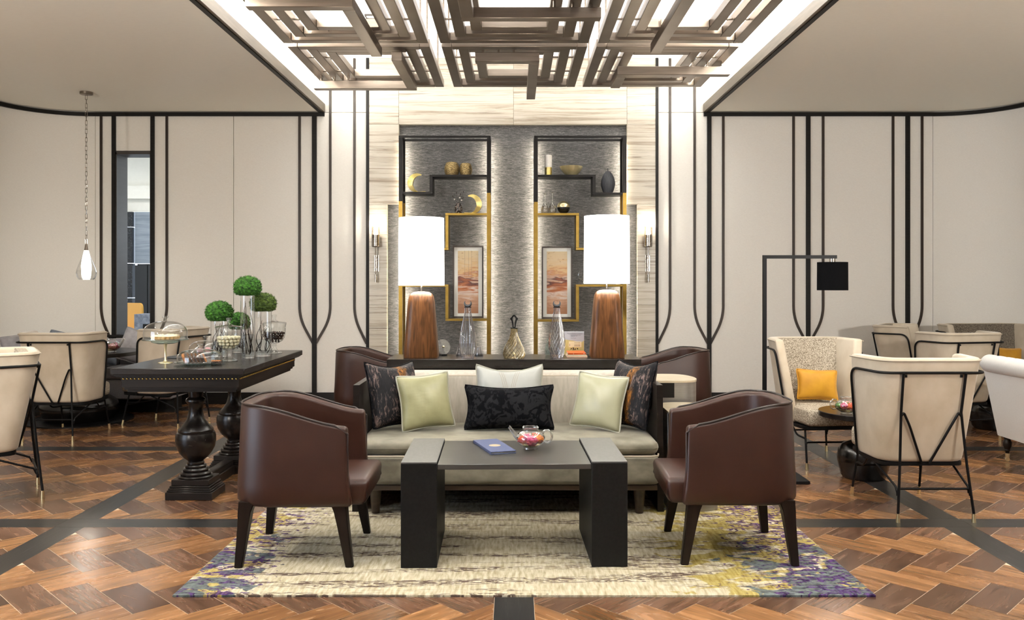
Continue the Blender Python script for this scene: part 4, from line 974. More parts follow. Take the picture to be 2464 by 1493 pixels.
def jar_box(label, x, w, h):
    t = thing('vase', label, 'vase', (x, SY+0.02, 2.3225), 0)
    MB().lathe([(0, 0), (w*0.40, 0.0), (w*0.5, h*0.35), (w*0.5, h*0.6), (w*0.42, h*0.9), (w*0.34, h), (w*0.30, h), (w*0.36, h*0.85), (w*0.3, h*0.2), (0, h*0.15)], 28).build('body', 'bronze_textured', t)
    return t
jar_box('larger rounded woven-bronze vase on the upper black shelf', -0.628, 0.150, 0.138); jar_box('smaller rounded woven-bronze vase beside the larger one', -0.487, 0.130, 0.128)
def crescent(label, x, z, fl):
    t = thing('crescent_ornament', label, 'ornament', (x, SY, z))
    m = MB(); n = 24; rs_ = []
    for k in range(n+1):
        a = math.radians(62+213*k/n) if fl else math.radians(118-213*k/n)
        w = 0.003+0.052*max(0, math.sin(PI*(0.04+0.96*k/n)))**0.9 if k < n*0.75 else 0.010+0.042*(1-k/n)/0.25*0.9
        r0 = 0.096; ux, uz = math.cos(a), math.sin(a); hw = 0.006+0.02*math.sin(PI*k/n)
        rs_.append([(r0*ux, -hw, r0*uz+0.098), ((r0-w)*ux, -hw*1.3-0.004, (r0-w)*uz+0.098), ((r0-w)*ux, hw, (r0-w)*uz+0.098), (r0*ux, hw, r0*uz+0.098)])
    m.rings(rs_)
    m.build('arc', 'gold_leaf', t)
    m = MB(); s = 1 if fl else -1
    m.rings([[(s*(-0.02), -0.02, 0.0), (s*-0.02, 0.02, 0.0), (s*-0.02, 0.02, 0.008), (s*-0.02, -0.02, 0.008)], [(s*0.03, -0.034, 0.002), (s*0.03, 0.034, 0.002), (s*0.03, 0.034, 0.009), (s*0.03, -0.034, 0.009)], [(s*0.085, -0.006, 0.012), (s*0.085, 0.006, 0.012), (s*0.085, 0.006, 0.016), (s*0.085, -0.006, 0.016)]])
    m.build('foot', 'gold_leaf', t)
crescent('gold crescent ornament opening inward on the short black shelf', -0.975, 2.1525, True)
crescent('gold crescent ornament on the brass shelf next to the budded twig vase', -0.420, 1.9405, False)
t = thing('bud_vase', 'small dark mottled vase with budded twigs on the brass shelf', 'vase', (-0.560, SY, 1.9405))
MB().lathe([(0, 0), (0.03, 0), (0.041, 0.03), (0.040, 0.06), (0.026, 0.095), (0.018, 0.108), (0.014, 0.108), (0.02, 0.09)], 20).build('body', 'mottled_dark', t)
m = MB(); mb_ = MB()
for k, (dx, dz) in enumerate(((-0.055, 0.075), (-0.02, 0.11), (0.02, 0.10), (0.05, 0.12), (0.045, 0.06), (-0.035, 0.05))):
    m.tube([(0, 0, 0.10), (dx*0.5, 0.01*(k % 3-1), 0.10+dz*0.45), (dx, 0.02*(k % 3-1), 0.10+dz)], [0.0016, 0.0013, 0.0008], 5)
    m.ball((dx, 0.02*(k % 3-1), 0.10+dz), 0.006, (0.6, 0.6, 1.6), 6, 5)
    if k in (0, 2, 4): mb_.ball((dx*0.7, -0.005, 0.10+dz*0.62), 0.008, (1, 1, 0.8), 8, 6)
m.build('twigs', 'twig', t)['kind'] = 'stuff'; mb_.build('buds', 'candle_white', t)['kind'] = 'stuff'
t = thing('faceted_ornament', 'small faceted pale crystal behind the top of the lampshade', 'ornament', (-0.975, SY, 1.875))
m = MB(); m.lathe([(0.03, -0.275), (0.05, -0.20), (0.045, -0.01), (0.028, 0.03), (0.0, 0.032)], 6); m.build('body', 'glass_crackle', t); t.location.z = 1.595+0.275
t = thing('candle', 'white pillar candle with banded gold lower half on the black shelf', 'candle', (0.345, SY, 2.3225))
m = MB(); m.lathe([(0, 0.085), (0.036, 0.085), (0.036, 0.205), (0.032, 0.209), (0, 0.208)], 28); m.build('wax', 'candle_white', t)
P = [(0, 0), (0.034, 0)]
for k in range(6): P += [(0.037, 0.004+k*0.0135), (0.037, 0.012+k*0.0135), (0.0335, 0.013+k*0.0135), (0.0335, 0.0165+k*0.0135)]
m = MB(); m.lathe(P+[(0.0365, 0.0855), (0, 0.0855)], 28); m.build('gold_base', 'gold_leaf', t); MB().tube([(0, 0, 0.208), (0, 0, 0.214)], 0.001, 5).build('wick', 'ink', t)
t = thing('bowl', 'faceted gold bowl on the black shelf between candle and charcoal vase', 'bowl', (0.575, SY, 2.3225))
MB().lathe([(0.0, 0.0), (0.050, 0.0), (0.085, 0.035), (0.108, 0.072), (0.118, 0.094), (0.114, 0.093), (0.082, 0.04), (0.05, 0.008), (0, 0.006)], 14).build('body', 'bowl_gold', t, ang=20)
t = thing('lidded_vase', 'charcoal egg-shaped lidded vase on the short black shelf', 'vase', (0.945, SY, 2.1455))
n = 60; rs_ = []
for r, z in ((0.044, 0), (0.062, 0.05), (0.072, 0.09), (0.066, 0.14), (0.046, 0.19), (0.026, 0.215)):
    rs_.append([((r+0.0012*math.cos(30*2*PI*k/n))*math.cos(2*PI*k/n), (r+0.0012*math.cos(30*2*PI*k/n))*math.sin(2*PI*k/n), z) for k in range(n)])
MB().rings(rs_).build('body', 'vase_charcoal', t); MB().lathe([(0.0, 0.2155), (0.027, 0.2155), (0.026, 0.221), (0.006, 0.226), (0.004, 0.238), (0.009, 0.252), (0, 0.254)], 20).build('lid', 'vase_charcoal', t)
for x, h, lb in ((0.312, 0.205, 'slightly shorter cut-glass decanter at the end of the brass shelf'), (0.385, 0.215, 'taller cut-glass decanter beside the half-gold sphere')):
    t = thing('decanter', lb, 'bottle', (x, SY+(0.02 if x < 0.35 else -0.02), 1.9405))
    MB().lathe([(0, 0.002), (0.034, 0.002), (0.040, 0.02), (0.040, 0.045), (0.030, 0.08), (0.013, 0.11), (0.010, 0.14), (0.010, h-0.01), (0.017, h), (0.016, h)], 16).build('body', 'glass', t, ang=20)
    MB().lathe([(0, 0.004), (0.032, 0.004), (0.0385, 0.02), (0.0385, 0.045), (0.028, 0.078), (0, 0.078)], 12).build('cut_glass_base', 'glass_crackle', t, ang=20)
t = thing('sphere_ornament', 'sphere half shiny gold and half gloss black on the brass shelf', 'ornament', (0.498, SY, 1.9405))
P = [(0.066*math.cos(a), 0.064+0.066*math.sin(a)) for a in [math.radians(-72+72*k/8) for k in range(9)]]
MB().lathe([(0, P[0][1])]+P, 32).build('lower_half', 'gloss_black', t)
P = [(max(0.066*math.cos(a), 0.0005), 0.0642+0.066*math.sin(a)) for a in [math.radians(90*k/10) for k in range(11)]]
MB().lathe(P, 32).build('upper_half', 'gold_cap', t)
t = thing('glass_jug', 'glass jug handle peeping out beside the lampshade', 'jug', (0.735, SY+0.05, 1.2295))
MB().lathe([(0, 0.002), (0.04, 0.002), (0.05, 0.05), (0.04, 0.12), (0.035, 0.16), (0.038, 0.17)], 24).build('body', 'glass', t); MB().tube([(-0.045, 0, 0.05), (-0.075, 0, 0.06), (-0.085, 0, 0.10), (-0.07, 0, 0.145), (-0.038, 0, 0.15)], 0.005, 8).build('handle', 'glass', t)
for lb, x, zs, wd in (('framed rust and sand abstract print with thin drips, on the shelf nearer the moss table', -0.468, 0.8885, 0.312), ('framed rust and sand abstract print on the shelf nearer the floor lamp', 0.437, 0.8815, 0.312)):
    t = thing('framed_print', lb, 'picture', (x, 8.69, zs)); h = 0.735; w = wd/2
    tl = -0.05
    parts_ = []
    m = MB(); m.box(-w, w, -0.012, 0.012, 0, 0.016); m.box(-w, w, -0.012, 0.012, h-0.016, h); m.box(-w, -w+0.014, -0.012, 0.012, 0.0161, h-0.0161); m.box(w-0.014, w, -0.012, 0.012, 0.0161, h-0.0161)
    parts_.append(m.build('frame', 'frame_brown', t)); parts_.append(bx('mat_board', 'mat_board', -w+0.014, w-0.014, -0.002, 0.010, 0.016, h-0.016, t))
    pr = bx('print', 'abstract_print', -w+0.052, w-0.052, -0.0004, 0.0004, -0.318, 0.318, t); pr.location = (0, -0.0028, h/2-0.003)
    for q in parts_: q.rotation_euler = (-0.0, 0, 0)
    if x < 0:
        m = MB()
        for xx in (-0.035, 0.035, 0.005): m.box(xx, xx+0.0015, -0.0038, -0.0032, 0.42, h-0.05)
        m.build('drip_lines', 'frame_brown', t)
# ------------------------------------------------------------------ wall sconces
def sconce(label, x):
    t = thing('wall_sconce', label, 'wall lamp', (x, 8.735, 1.55))
    bx('wall_plate', 'chrome', -0.022, 0.026, -0.012, 0.0, -0.19, -0.02, t, 0.002, 1)
    MB().tube([(0, -0.055, 0.06), (0, -0.055, -0.22)], 0.006, 8).build('rod', 'chrome', t); MB().tube([(0, -0.055, -0.22), (0, -0.055, -0.30)], 0.012, 10).build('weight', 'chrome', t)
    m = MB(); m.tube([(0.004, -0.012, -0.05), (0, -0.055, -0.05)], 0.006, 6); m.tube([(0.004, -0.012, -0.15), (0, -0.055, -0.15)], 0.006, 6); m.build('bracket', 'chrome', t)
    MB().lathe([(0.0, 0.06), (0.034, 0.06), (0.041, 0.068), (0.041, 0.185), (0.037, 0.185), (0.036, 0.07), (0, 0.068)], 28, (0, -0.055, 0)).build('cup', 'chrome', t)
    MB().lathe([(0.0365, 0.186), (0.0365, 0.275), (0.041, 0.275), (0.041, 0.186), (0.0365, 0.186)], 28, (0, -0.055, 0)).build('glass_sleeve', 'glass_crackle', t)
    MB().lathe([(0, 0.186), (0.02, 0.186), (0.02, 0.25), (0, 0.255)], 14, (0, -0.055, 0)).build('bulb', 'bulb_glow', t)
    light('sconce_glow', 'POINT', (x, 8.735-0.055, 1.55+0.30), 2.2, WARM, shadow_soft_size=0.02)
sconce('hammered metal sconce with crackle glass on the stone, near the moss table', -1.407); sconce('hammered metal sconce with crackle glass on the stone, near the floor lamp', 1.365)

# ------------------------------------------------------------------ serving table with balusters
st = thing('serving_table', 'black wooden serving table with brass nailheads on two turned baluster legs', 'table', (-1.83, 5.26, 0))
# local extents x -0.37..0.37, y -0.62..0.64
XA, XB, YA, YB = -0.368, 0.362, -0.62, 0.66
m = MB(); m.box(XA, XB, YA, YB, 0.746, 0.78, 0.003, 1); m.build('table_top', 'espresso_top', st)
for d, z0, z1 in ((0.010, 0.7405, 0.7458), (0.018, 0.7355, 0.7403), (0.029, 0.7315, 0.7353)): bx('moulding', 'dark_wood', XA+d, XB-d, YA+d, YB-d, z0, z1, st)
bx('nail_band', 'dark_wood', XA+0.042, XB-0.042, YA+0.042, YB-0.042, 0.709, 0.7313, st)
bx('apron', 'dark_wood', XA+0.044, XB-0.044, YA+0.044, YB-0.044, 0.672, 0.7088, st); bx('moulding', 'dark_wood', XA+0.054, XB-0.054, YA+0.054, YB-0.054, 0.659, 0.6718, st); bx('moulding', 'dark_wood', XA+0.066, XB-0.066, YA+0.066, YB-0.066, 0.645, 0.6588, st)
def nail_mesh():
    m = MB(); m.ball((0, 0, 0), 0.0060, (1, 1, 1), 8, 6); o_ = m.build('nailhead', 'nail_brass', st); return o_
n0 = nail_mesh(); first = True
spots_ = [(XA+0.055+(XB-XA-0.11)*k/29, YA+0.042) for k in range(30)]+[(XB-0.042, YA+0.06+(YB-YA-0.12)*k/49) for k in range(50)]+[(XA+0.042, YA+0.06+(YB-YA-0.12)*k/49) for k in range(50)]+[(XA+0.055+(XB-XA-0.11)*k/29, YB-0.042) for k in range(30)]
for k, (x, y) in enumerate(spots_):
    o_ = n0 if k == 0 else n0.copy()
    if k: C.objects.link(o_); o_.parent = st
    o_.location = (x, y, 0.7205)
prof = [(0.044, 0.6455), (0.043, 0.61), (0.039, 0.58), (0.050, 0.572), (0.056, 0.566), (0.057, 0.556), (0.052, 0.549), (0.043, 0.538), (0.040, 0.49), (0.050, 0.45), (0.074, 0.417), (0.098, 0.392), (0.100, 0.383), (0.098, 0.378), (0.107, 0.372), (0.113, 0.352), (0.1135, 0.32), (0.107, 0.286), (0.089, 0.253), (0.067, 0.227), (0.048, 0.212), (0.043, 0.205), (0.048, 0.199), (0.048, 0.191), (0.045, 0.188), (0.056, 0.186), (0.060, 0.180), (0.059, 0.173), (0.055, 0.170), (0.068, 0.168), (0.073, 0.160), (0.071, 0.152), (0.066, 0.149), (0.080, 0.147), (0.087, 0.138), (0.085, 0.130), (0.080, 0.1275), (0.092, 0.126), (0.098, 0.119), (0.092, 0.111)]
for yc in (-0.26, 0.43):
    bal = MB().lathe(prof[::-1], 36, (-0.035, yc, 0), True).build('baluster', 'espresso_top', st, ang=38)
    m = MB()
    for d, z0, z1 in ((0.135, 0.0, 0.045), (0.128, 0.0452, 0.055), (0.122, 0.0552, 0.066), (0.116, 0.0662, 0.078), (0.108, 0.0782, 0.112)): m.box(-0.035-d, -0.035+d, yc-d*0.85, yc+d*0.85, z0, z1, 0.003, 1)
    m.build('plinth', 'dark_wood', st)
m = MB(); m.box(-0.078, 0.008, -0.144, 0.314, 0.0, 0.058, 0.004, 1); m.box(-0.068, -0.002, -0.146, 0.316, 0.0582, 0.092, 0.006, 2); m.build('stretcher', 'dark_wood', st)
TZ = 0.7805
# cake stand
def dome(t, r, h, zb, knob=True):
    P = [(r, zb), (r, zb+h*0.35)]+[(r*math.cos(a)**0.8 if a < 1.55 else 0.001, zb+h*0.35+h*0.65*math.sin(a)) for a in [PI/2*k/10 for k in range(1, 11)]]
    MB().lathe(P, 40).build('dome', 'glass_clear', t)
    MB().tube([(r*math.cos(2*PI*k/40), r*math.sin(2*PI*k/40), zb+0.002) for k in range(40)], 0.0022, 6, True).build('dome_rim', 'glass', t)
    if knob: MB().lathe([(0.012, zb+h), (0.007, zb+h+0.008), (0.009, zb+h+0.014), (0.018, zb+h+0.022), (0.017, zb+h+0.028), (0.0, zb+h+0.029)], 16).build('knob', 'glass', t)
cs = thing('cake_stand', 'gold-stemmed glass cake stand with a tall clear dome', 'cake stand', (-2.035, 4.98, TZ))
MB().lathe([(0, 0), (0.041, 0.0), (0.040, 0.003), (0.012, 0.008), (0.006, 0.018), (0.0055, 0.07), (0.008, 0.095), (0.012, 0.112), (0, 0.113)], 28).build('stem', 'gold_cap', cs)
MB().lathe([(0, 0.112), (0.05, 0.112), (0.075, 0.120), (0.08, 0.128), (0.128, 0.134), (0.131, 0.138), (0.128, 0.139), (0.0, 0.137)], 40).build('plate', 'glass_aqua', cs)
dome(cs, 0.122, 0.105, 0.1395)
tart = thing('tart', 'golden almond tart with white icing under the tall dome', 'cake', (-2.035, 4.98, TZ+0.1395))
P = []
m = MB(); n = 40
m.rings([[((0.078+0.004*math.cos(20*2*PI*k/n)*1)*math.cos(2*PI*k/n)*(1 if j else 0.94), (0.078+0.004*math.cos(20*2*PI*k/n))*math.sin(2*PI*k/n)*(1 if j else 0.94), j*0.016) for k in range(n)] for j in (0, 1)]); m.build('crust', 'pastry', tart)
m = MB(); m.lathe([(0.0, 0.0235), (0.05, 0.022), (0.072, 0.017), (0.074, 0.0165)], 32); m.build('filling', 'cream_top', tart)
m = MB(); rr = random.Random(9)
for k in range(60):
    a = rr.uniform(0, 6.28); q = 0.072*math.sqrt(rr.random()); m.ball((q*math.cos(a), q*math.sin(a), 0.023), 0.005, (1.3, 0.8, 0.5), 6, 4)
m.build('almonds', 'cream_top', tart)['kind'] = 'stuff'
# domed plate with cake slices
cp = thing('cake_dome', 'low glass dome on a rippled glass plate over sliced cake', 'cake dome', (-1.805, 4.90, TZ))
MB().lathe([(0, 0.002), (0.09, 0.002), (0.10, 0.006), (0.138, 0.012), (0.141, 0.015), (0.137, 0.0155), (0.095, 0.009), (0, 0.006)], 48).build('plate', 'glass_aqua', cp)
dome(cp, 0.124, 0.072, 0.0155)
for k in range(7):
    t = thing('cake_slice', ['dark-crusted nut cake slice at the front of the row under the low dome', 'second cake slice in the row under the low dome', 'third cake slice in the row under the low dome', 'fourth cake slice in the row under the low dome', 'fifth cake slice in the row under the low dome', 'last upright cake slice in the row under the low dome', 'cake slice lying flat beside the row under the low dome'][k], 'cake', (-1.868+0.020*k, 4.870+0.004*k, TZ+0.0068), 0.25, 'cake slices under the low dome')
    m = MB(); P = [(x*1.15, z*1.2) for x, z in fillet([(-0.033, 0), (-0.036, 0.034), (0.0, 0.050), (0.036, 0.034), (0.033, 0), (-0.033, 0)], 0.014, 3)[:-1]]
    m.rings([[(y*0.0-0.007, x, z) for x, z in P], [(0.007, x, z) for x, z in P]])
    for v_ in m.bm.verts: v_.co += Vector((0.002*noise.noise(v_.co*90), 0.002*noise.noise(v_.co*80+Vector((9, 0, 0))), 0))
    c_ = m.build('crumb', 'cake_crumb', t, ang=30)
    m = MB(); m.rings([[(-0.0074, x*1.03, z*1.03+0.0) for x, z in P], [(-0.0068, x*1.04, z*1.04) for x, z in P]]) if k == 0 else m.rings([[(-0.0066, x*1.04, max(z*1.05, 0.0)) for x, z in P], [(0.0066, x*1.04, max(z*1.05, 0.0)) for x, z in P]], False)
    r_ = m.build('crust', 'cake_dark', t, ang=30)
    if k == 6: t.location = (-1.728, 4.868, TZ+0.0148); t.rotation_euler = (0, PI/2, 0.35)
    else:
        for q in (c_, r_): q.rotation_euler = (0, -0.42, 0); q.location.z = 0.004
# stemmed jars
def jar(label, loc, s, fill):
    t = thing('apothecary_jar', label, 'jar', loc); t.scale = (s, s, s*1.1)
    MB().lathe([(0, 0.001), (0.053, 0.001), (0.053, 0.004), (0.030, 0.014), (0.014, 0.030), (0.011, 0.044), (0.016, 0.048), (0.012, 0.054), (0.018, 0.060), (0, 0.061)], 32).build('stem', 'glass', t)
    MB().lathe([(0.0, 0.061), (0.030, 0.064), (0.055, 0.078), (0.069, 0.100), (0.074, 0.13), (0.076, 0.172), (0.079, 0.176), (0.079, 0.182), (0.076, 0.183)], 40).build('bowl', 'glass', t)
    MB().lathe([(0.080, 0.184), (0.081, 0.188), (0.070, 0.192), (0.030, 0.197), (0.014, 0.203), (0.008, 0.212), (0.014, 0.228), (0.017, 0.236), (0.012, 0.239), (0.0, 0.239)], 32).build('lid', 'glass', t)
    return t
jar('stemmed glass jar with knobbed lid holding pale round candies', (-1.705, 5.10, TZ), 0.98, 'candy')
jar('stemmed glass jar with knobbed lid holding coffee beans, behind the twig vases', (-1.590, 5.66, TZ), 0.97, 'bean')
def fill(loc, s, zt, r, proto, mat, name, label, cat, group, maxn):
    objs = 0; rr = random.Random(4); z = 0.066+r/s; lay = 0
    prof_ = [(0.0, 0.061), (0.030, 0.064), (0.055, 0.078), (0.069, 0.100), (0.074, 0.13), (0.076, 0.172)]
    def rad(z):
        for (r0, z0), (r1, z1) in zip(prof_, prof_[1:]):
            if z0 <= z <= z1: return r0+(r1-r0)*(z-z0)/(z1-z0)
        return 0.076
    d = 2.03*r/s
    while z < zt:
        R = rad(z-0.6*r/s)-r/s*1.15; ro = lay % 2
        if R > 0:
            nr = int(R/d)
            for q in range(nr, max(nr-3, -1), -1):
                Rq = R-(nr-q)*d
                if Rq < 0: continue
                ph = rr.uniform(0, 6.28)
                nn = max(1, int(2*PI*Rq/d)) if Rq > d*0.4 else 1
                for k in range(nn):
                    a = 2*PI*k/nn+ph
                    if objs >= maxn: return
                    p_ = Vector((loc[0]+s*Rq*math.cos(a), loc[1]+s*Rq*math.sin(a), loc[2]+s*1.1*z))
                    o_ = proto if objs == 0 else proto.copy()
                    if objs: C.objects.link(o_)
                    o_.location = p_
                    if name == 'coffee_bean': o_.rotation_euler = (rr.uniform(0, 6), rr.uniform(0, 6), rr.uniform(0, 6))
                    objs += 1
        z += d*0.78; lay += 1
m = MB(); m.ball((0, 0, 0), 0.0105, (1, 1, 1), 12, 8); pc = m.build('candy', 'candy'); tag(pc, 'pale round candy inside the stemmed glass jar', 'candy', 'candies in the stemmed jar')
fill((-1.705, 5.10, TZ), 0.98, 0.142, 0.0106, pc, 'candy', 'candy', '', '', '', 150)
m = MB(); m.ball((0, 0, 0), 0.0105, (1.0, 0.72, 0.55), 10, 7)
for v_ in m.bm.verts:
    if v_.co.z > 0.003 and abs(v_.co.y) < 0.002: v_.co.z -= 0.002
pb = m.build('coffee_bean', 'chocolate_bean'); tag(pb, 'dark coffee bean inside the stemmed glass jar', 'coffee bean', 'coffee beans in the stemmed jar')
fill((-1.590, 5.66, TZ), 0.97, 0.140, 0.0100, pb, 'chocolate_bean', 'coffee_bean', '', '', '', 150)
# twig vases with moss balls
def moss_vase(lv, lm, x, y, r, h, mw, mh, mat, water, seed):
    t = thing('cylinder_vase', lv, 'vase', (x, y, TZ))
    MB().lathe([(0, 0.0), (r*0.97, 0.0), (r, 0.003), (r, h), (r-0.003, h), (r-0.003, h-0.004)], 36).build('cylinder', 'glass_clear', t)
    MB().lathe([(0, 0.012), (r-0.003, 0.012), (r-0.003, 0.001)], 32).build('thick_base', 'glass_clear', t)
    MB().lathe([(0, 0.013), (r-0.005, 0.013), (r-0.005, water), (0, water)], 32).build('water', 'water', t)
    m = MB(); rr = random.Random(seed)
    for k in range(9):
        a = rr.uniform(0, 6.28); P = []
        R = r-0.009; tw = rr.uniform(-2.6, 2.6); z0, z1 = 0.018+0.02*rr.random(), min(h*rr.uniform(0.55, 1.0), h-0.006)
        for i in range(9):
            q = i/8; aa = a+tw*q; rad_ = R*(0.65+0.35*math.sin(q*5+k)); P.append((rad_*math.cos(aa), rad_*math.sin(aa), z0+(z1-z0)*q))
        m.tube(P, [0.0027*(1-0.55*i/8) for i in range(9)], 5)
    m.build('twigs', 'twig', t)['kind'] = 'stuff'
    bm = bmesh.new(); bmesh.ops.create_icosphere(bm, subdivisions=5, radius=1.0)
    rnd = random.Random(seed+50)
    for v_ in bm.verts:
        d = v_.co.normalized(); n1 = noise.voronoi(d*4.2+Vector((seed, 0, 0)))[0]
        f = 1.0+0.26*min(n1[1]-n1[0], 0.5)-0.11+0.05*noise.noise(d*9+Vector((seed, 3, 0)))+0.03*noise.noise(d*26)
        z = d.z*f
        if z < -0.55: z = -0.55+(z+0.55)*0.35
        v_.co = Vector((d.x*f*mw/2, d.y*f*mw/2, (z+0.68)/1.68*mh))
    bm.normal_update()
    vs_ = list(bm.verts); base_n = len(vs_)
    for k in range(5200):
        v_ = vs_[rnd.randrange(base_n)]; nrm = v_.normal
        if v_.co.z < mh*0.02: continue
        tng = nrm.orthogonal(); tng.rotate(Matrix.Rotation(rnd.uniform(0, 6.28), 3, nrm))
        c_ = v_.co; L_ = rnd.uniform(0.003, 0.0095)
        p1 = bm.verts.new(c_+tng*0.0009-nrm*0.001); p2 = bm.verts.new(c_-tng*0.0009-nrm*0.001); p3 = bm.verts.new(c_+nrm*L_+Vector((rnd.uniform(-1, 1), rnd.uniform(-1, 1), rnd.uniform(-1, 1)))*0.003)
        bm.faces.new([p1, p2, p3])
    me = bpy.data.meshes.new('moss_ball'); bm.to_mesh(me); bm.free(); me.materials.append(MATS[mat])
    for p_ in me.polygons: p_.use_smooth = True
    o_ = bpy.data.objects.new('moss_ball', me); C.objects.link(o_); o_.location = (x, y, TZ+h+0.0005); tag(o_, lm, 'moss ball')
moss_vase('tallest glass cylinder vase with water and curling twigs', 'bright green moss dome topping the tallest twig vase', -1.655, 5.30, 0.043, 0.388, 0.172, 0.122, 'moss', 0.145, 1)
moss_vase('wide glass cylinder vase of twigs next to the coffee bean jar', 'olive green moss dome on the wide twig vase', -1.600, 5.44, 0.053, 0.285, 0.172, 0.118, 'moss_olive', 0.105, 2)
moss_vase('glass cylinder vase of twigs behind the candy jar', 'dense green moss dome above the candy jar side', -1.865, 5.40, 0.052, 0.225, 0.176, 0.128, 'moss', 0.09, 3)
moss_vase('shortest glass cylinder vase at the back, mostly hidden', 'darker moss ball low between the taller vases', -1.845, 5.72, 0.045, 0.155, 0.150, 0.115, 'moss', 0.06, 4)
# second dome further back and the slate tray with spoons
cd = thing('cake_dome', 'glass dome with pink sweets at the back beside the twig vase', 'cake dome', (-2.03, 5.62, TZ))
MB().lathe([(0, 0.002), (0.09, 0.002), (0.118, 0.010), (0.120, 0.013), (0, 0.006)], 36).build('plate', 'glass_aqua', cd); dome(cd, 0.105, 0.075, 0.0132)
for k, (dx, dy) in enumerate(((-0.03, -0.02), (0.03, -0.03), (0.0, 0.035))):
    m = MB(); m.ball((0, 0, 0.016), 0.022, (1, 1, 0.7), 12, 8); o_ = m.build('sweet', 'flower_pink'); o_.location = (-2.03+dx, 5.62+dy, TZ+0.0068); tag(o_, ['pink sweet under the back glass dome, on the cake stand side', 'pink sweet under the back glass dome, on the candy jar side', 'pink sweet under the back glass dome, behind the other two'][k], 'sweet', 'pink sweets under the back dome')
tr_ = thing('slate_tray', 'small dark slate tray at the table edge behind the cake stand', 'tray', (-2.06, 5.32, TZ), 0.1)
MB().box(-0.085, 0.085, -0.05, 0.05, 0.0, 0.010, 0.002, 1).build('slab', 'slate', tr_)
for k, (dx, lb) in enumerate(((-0.03, 'steel spoon lying on the slate tray, outer one'), (0.03, 'steel spoon on the slate tray, next to the low dome'))):
    t = thing('spoon', lb, 'spoon', (-2.06+dx, 5.32, TZ+0.0105), 0.9)
    MB().tube([(-0.05, 0, 0.003), (0.0, 0, 0.006), (0.03, 0, 0.004)], [0.002, 0.0022, 0.0025], 6).build('handle', 'steel', t); m = MB(); m.ball((0.045, 0, 0.0045), 0.016, (1.3, 0.85, 0.25), 14, 8); m.build('bowl', 'steel', t)
t = thing('serving_tongs', 'steel tongs propped up on the slate tray', 'tongs', (-2.005, 5.33, TZ+0.0105), 0.5)
MB().tube([(-0.03, 0.012, 0.004), (0.0, 0.014, 0.03), (0.025, 0.006, 0.052), (0.034, 0, 0.057)], [0.005, 0.003, 0.003, 0.004], 8).build('arm', 'steel', t); MB().tube([(-0.03, -0.012, 0.004), (0.0, -0.014, 0.03), (0.025, -0.006, 0.052), (0.034, 0, 0.057)], [0.005, 0.003, 0.003, 0.004], 8).build('arm', 'steel', t)
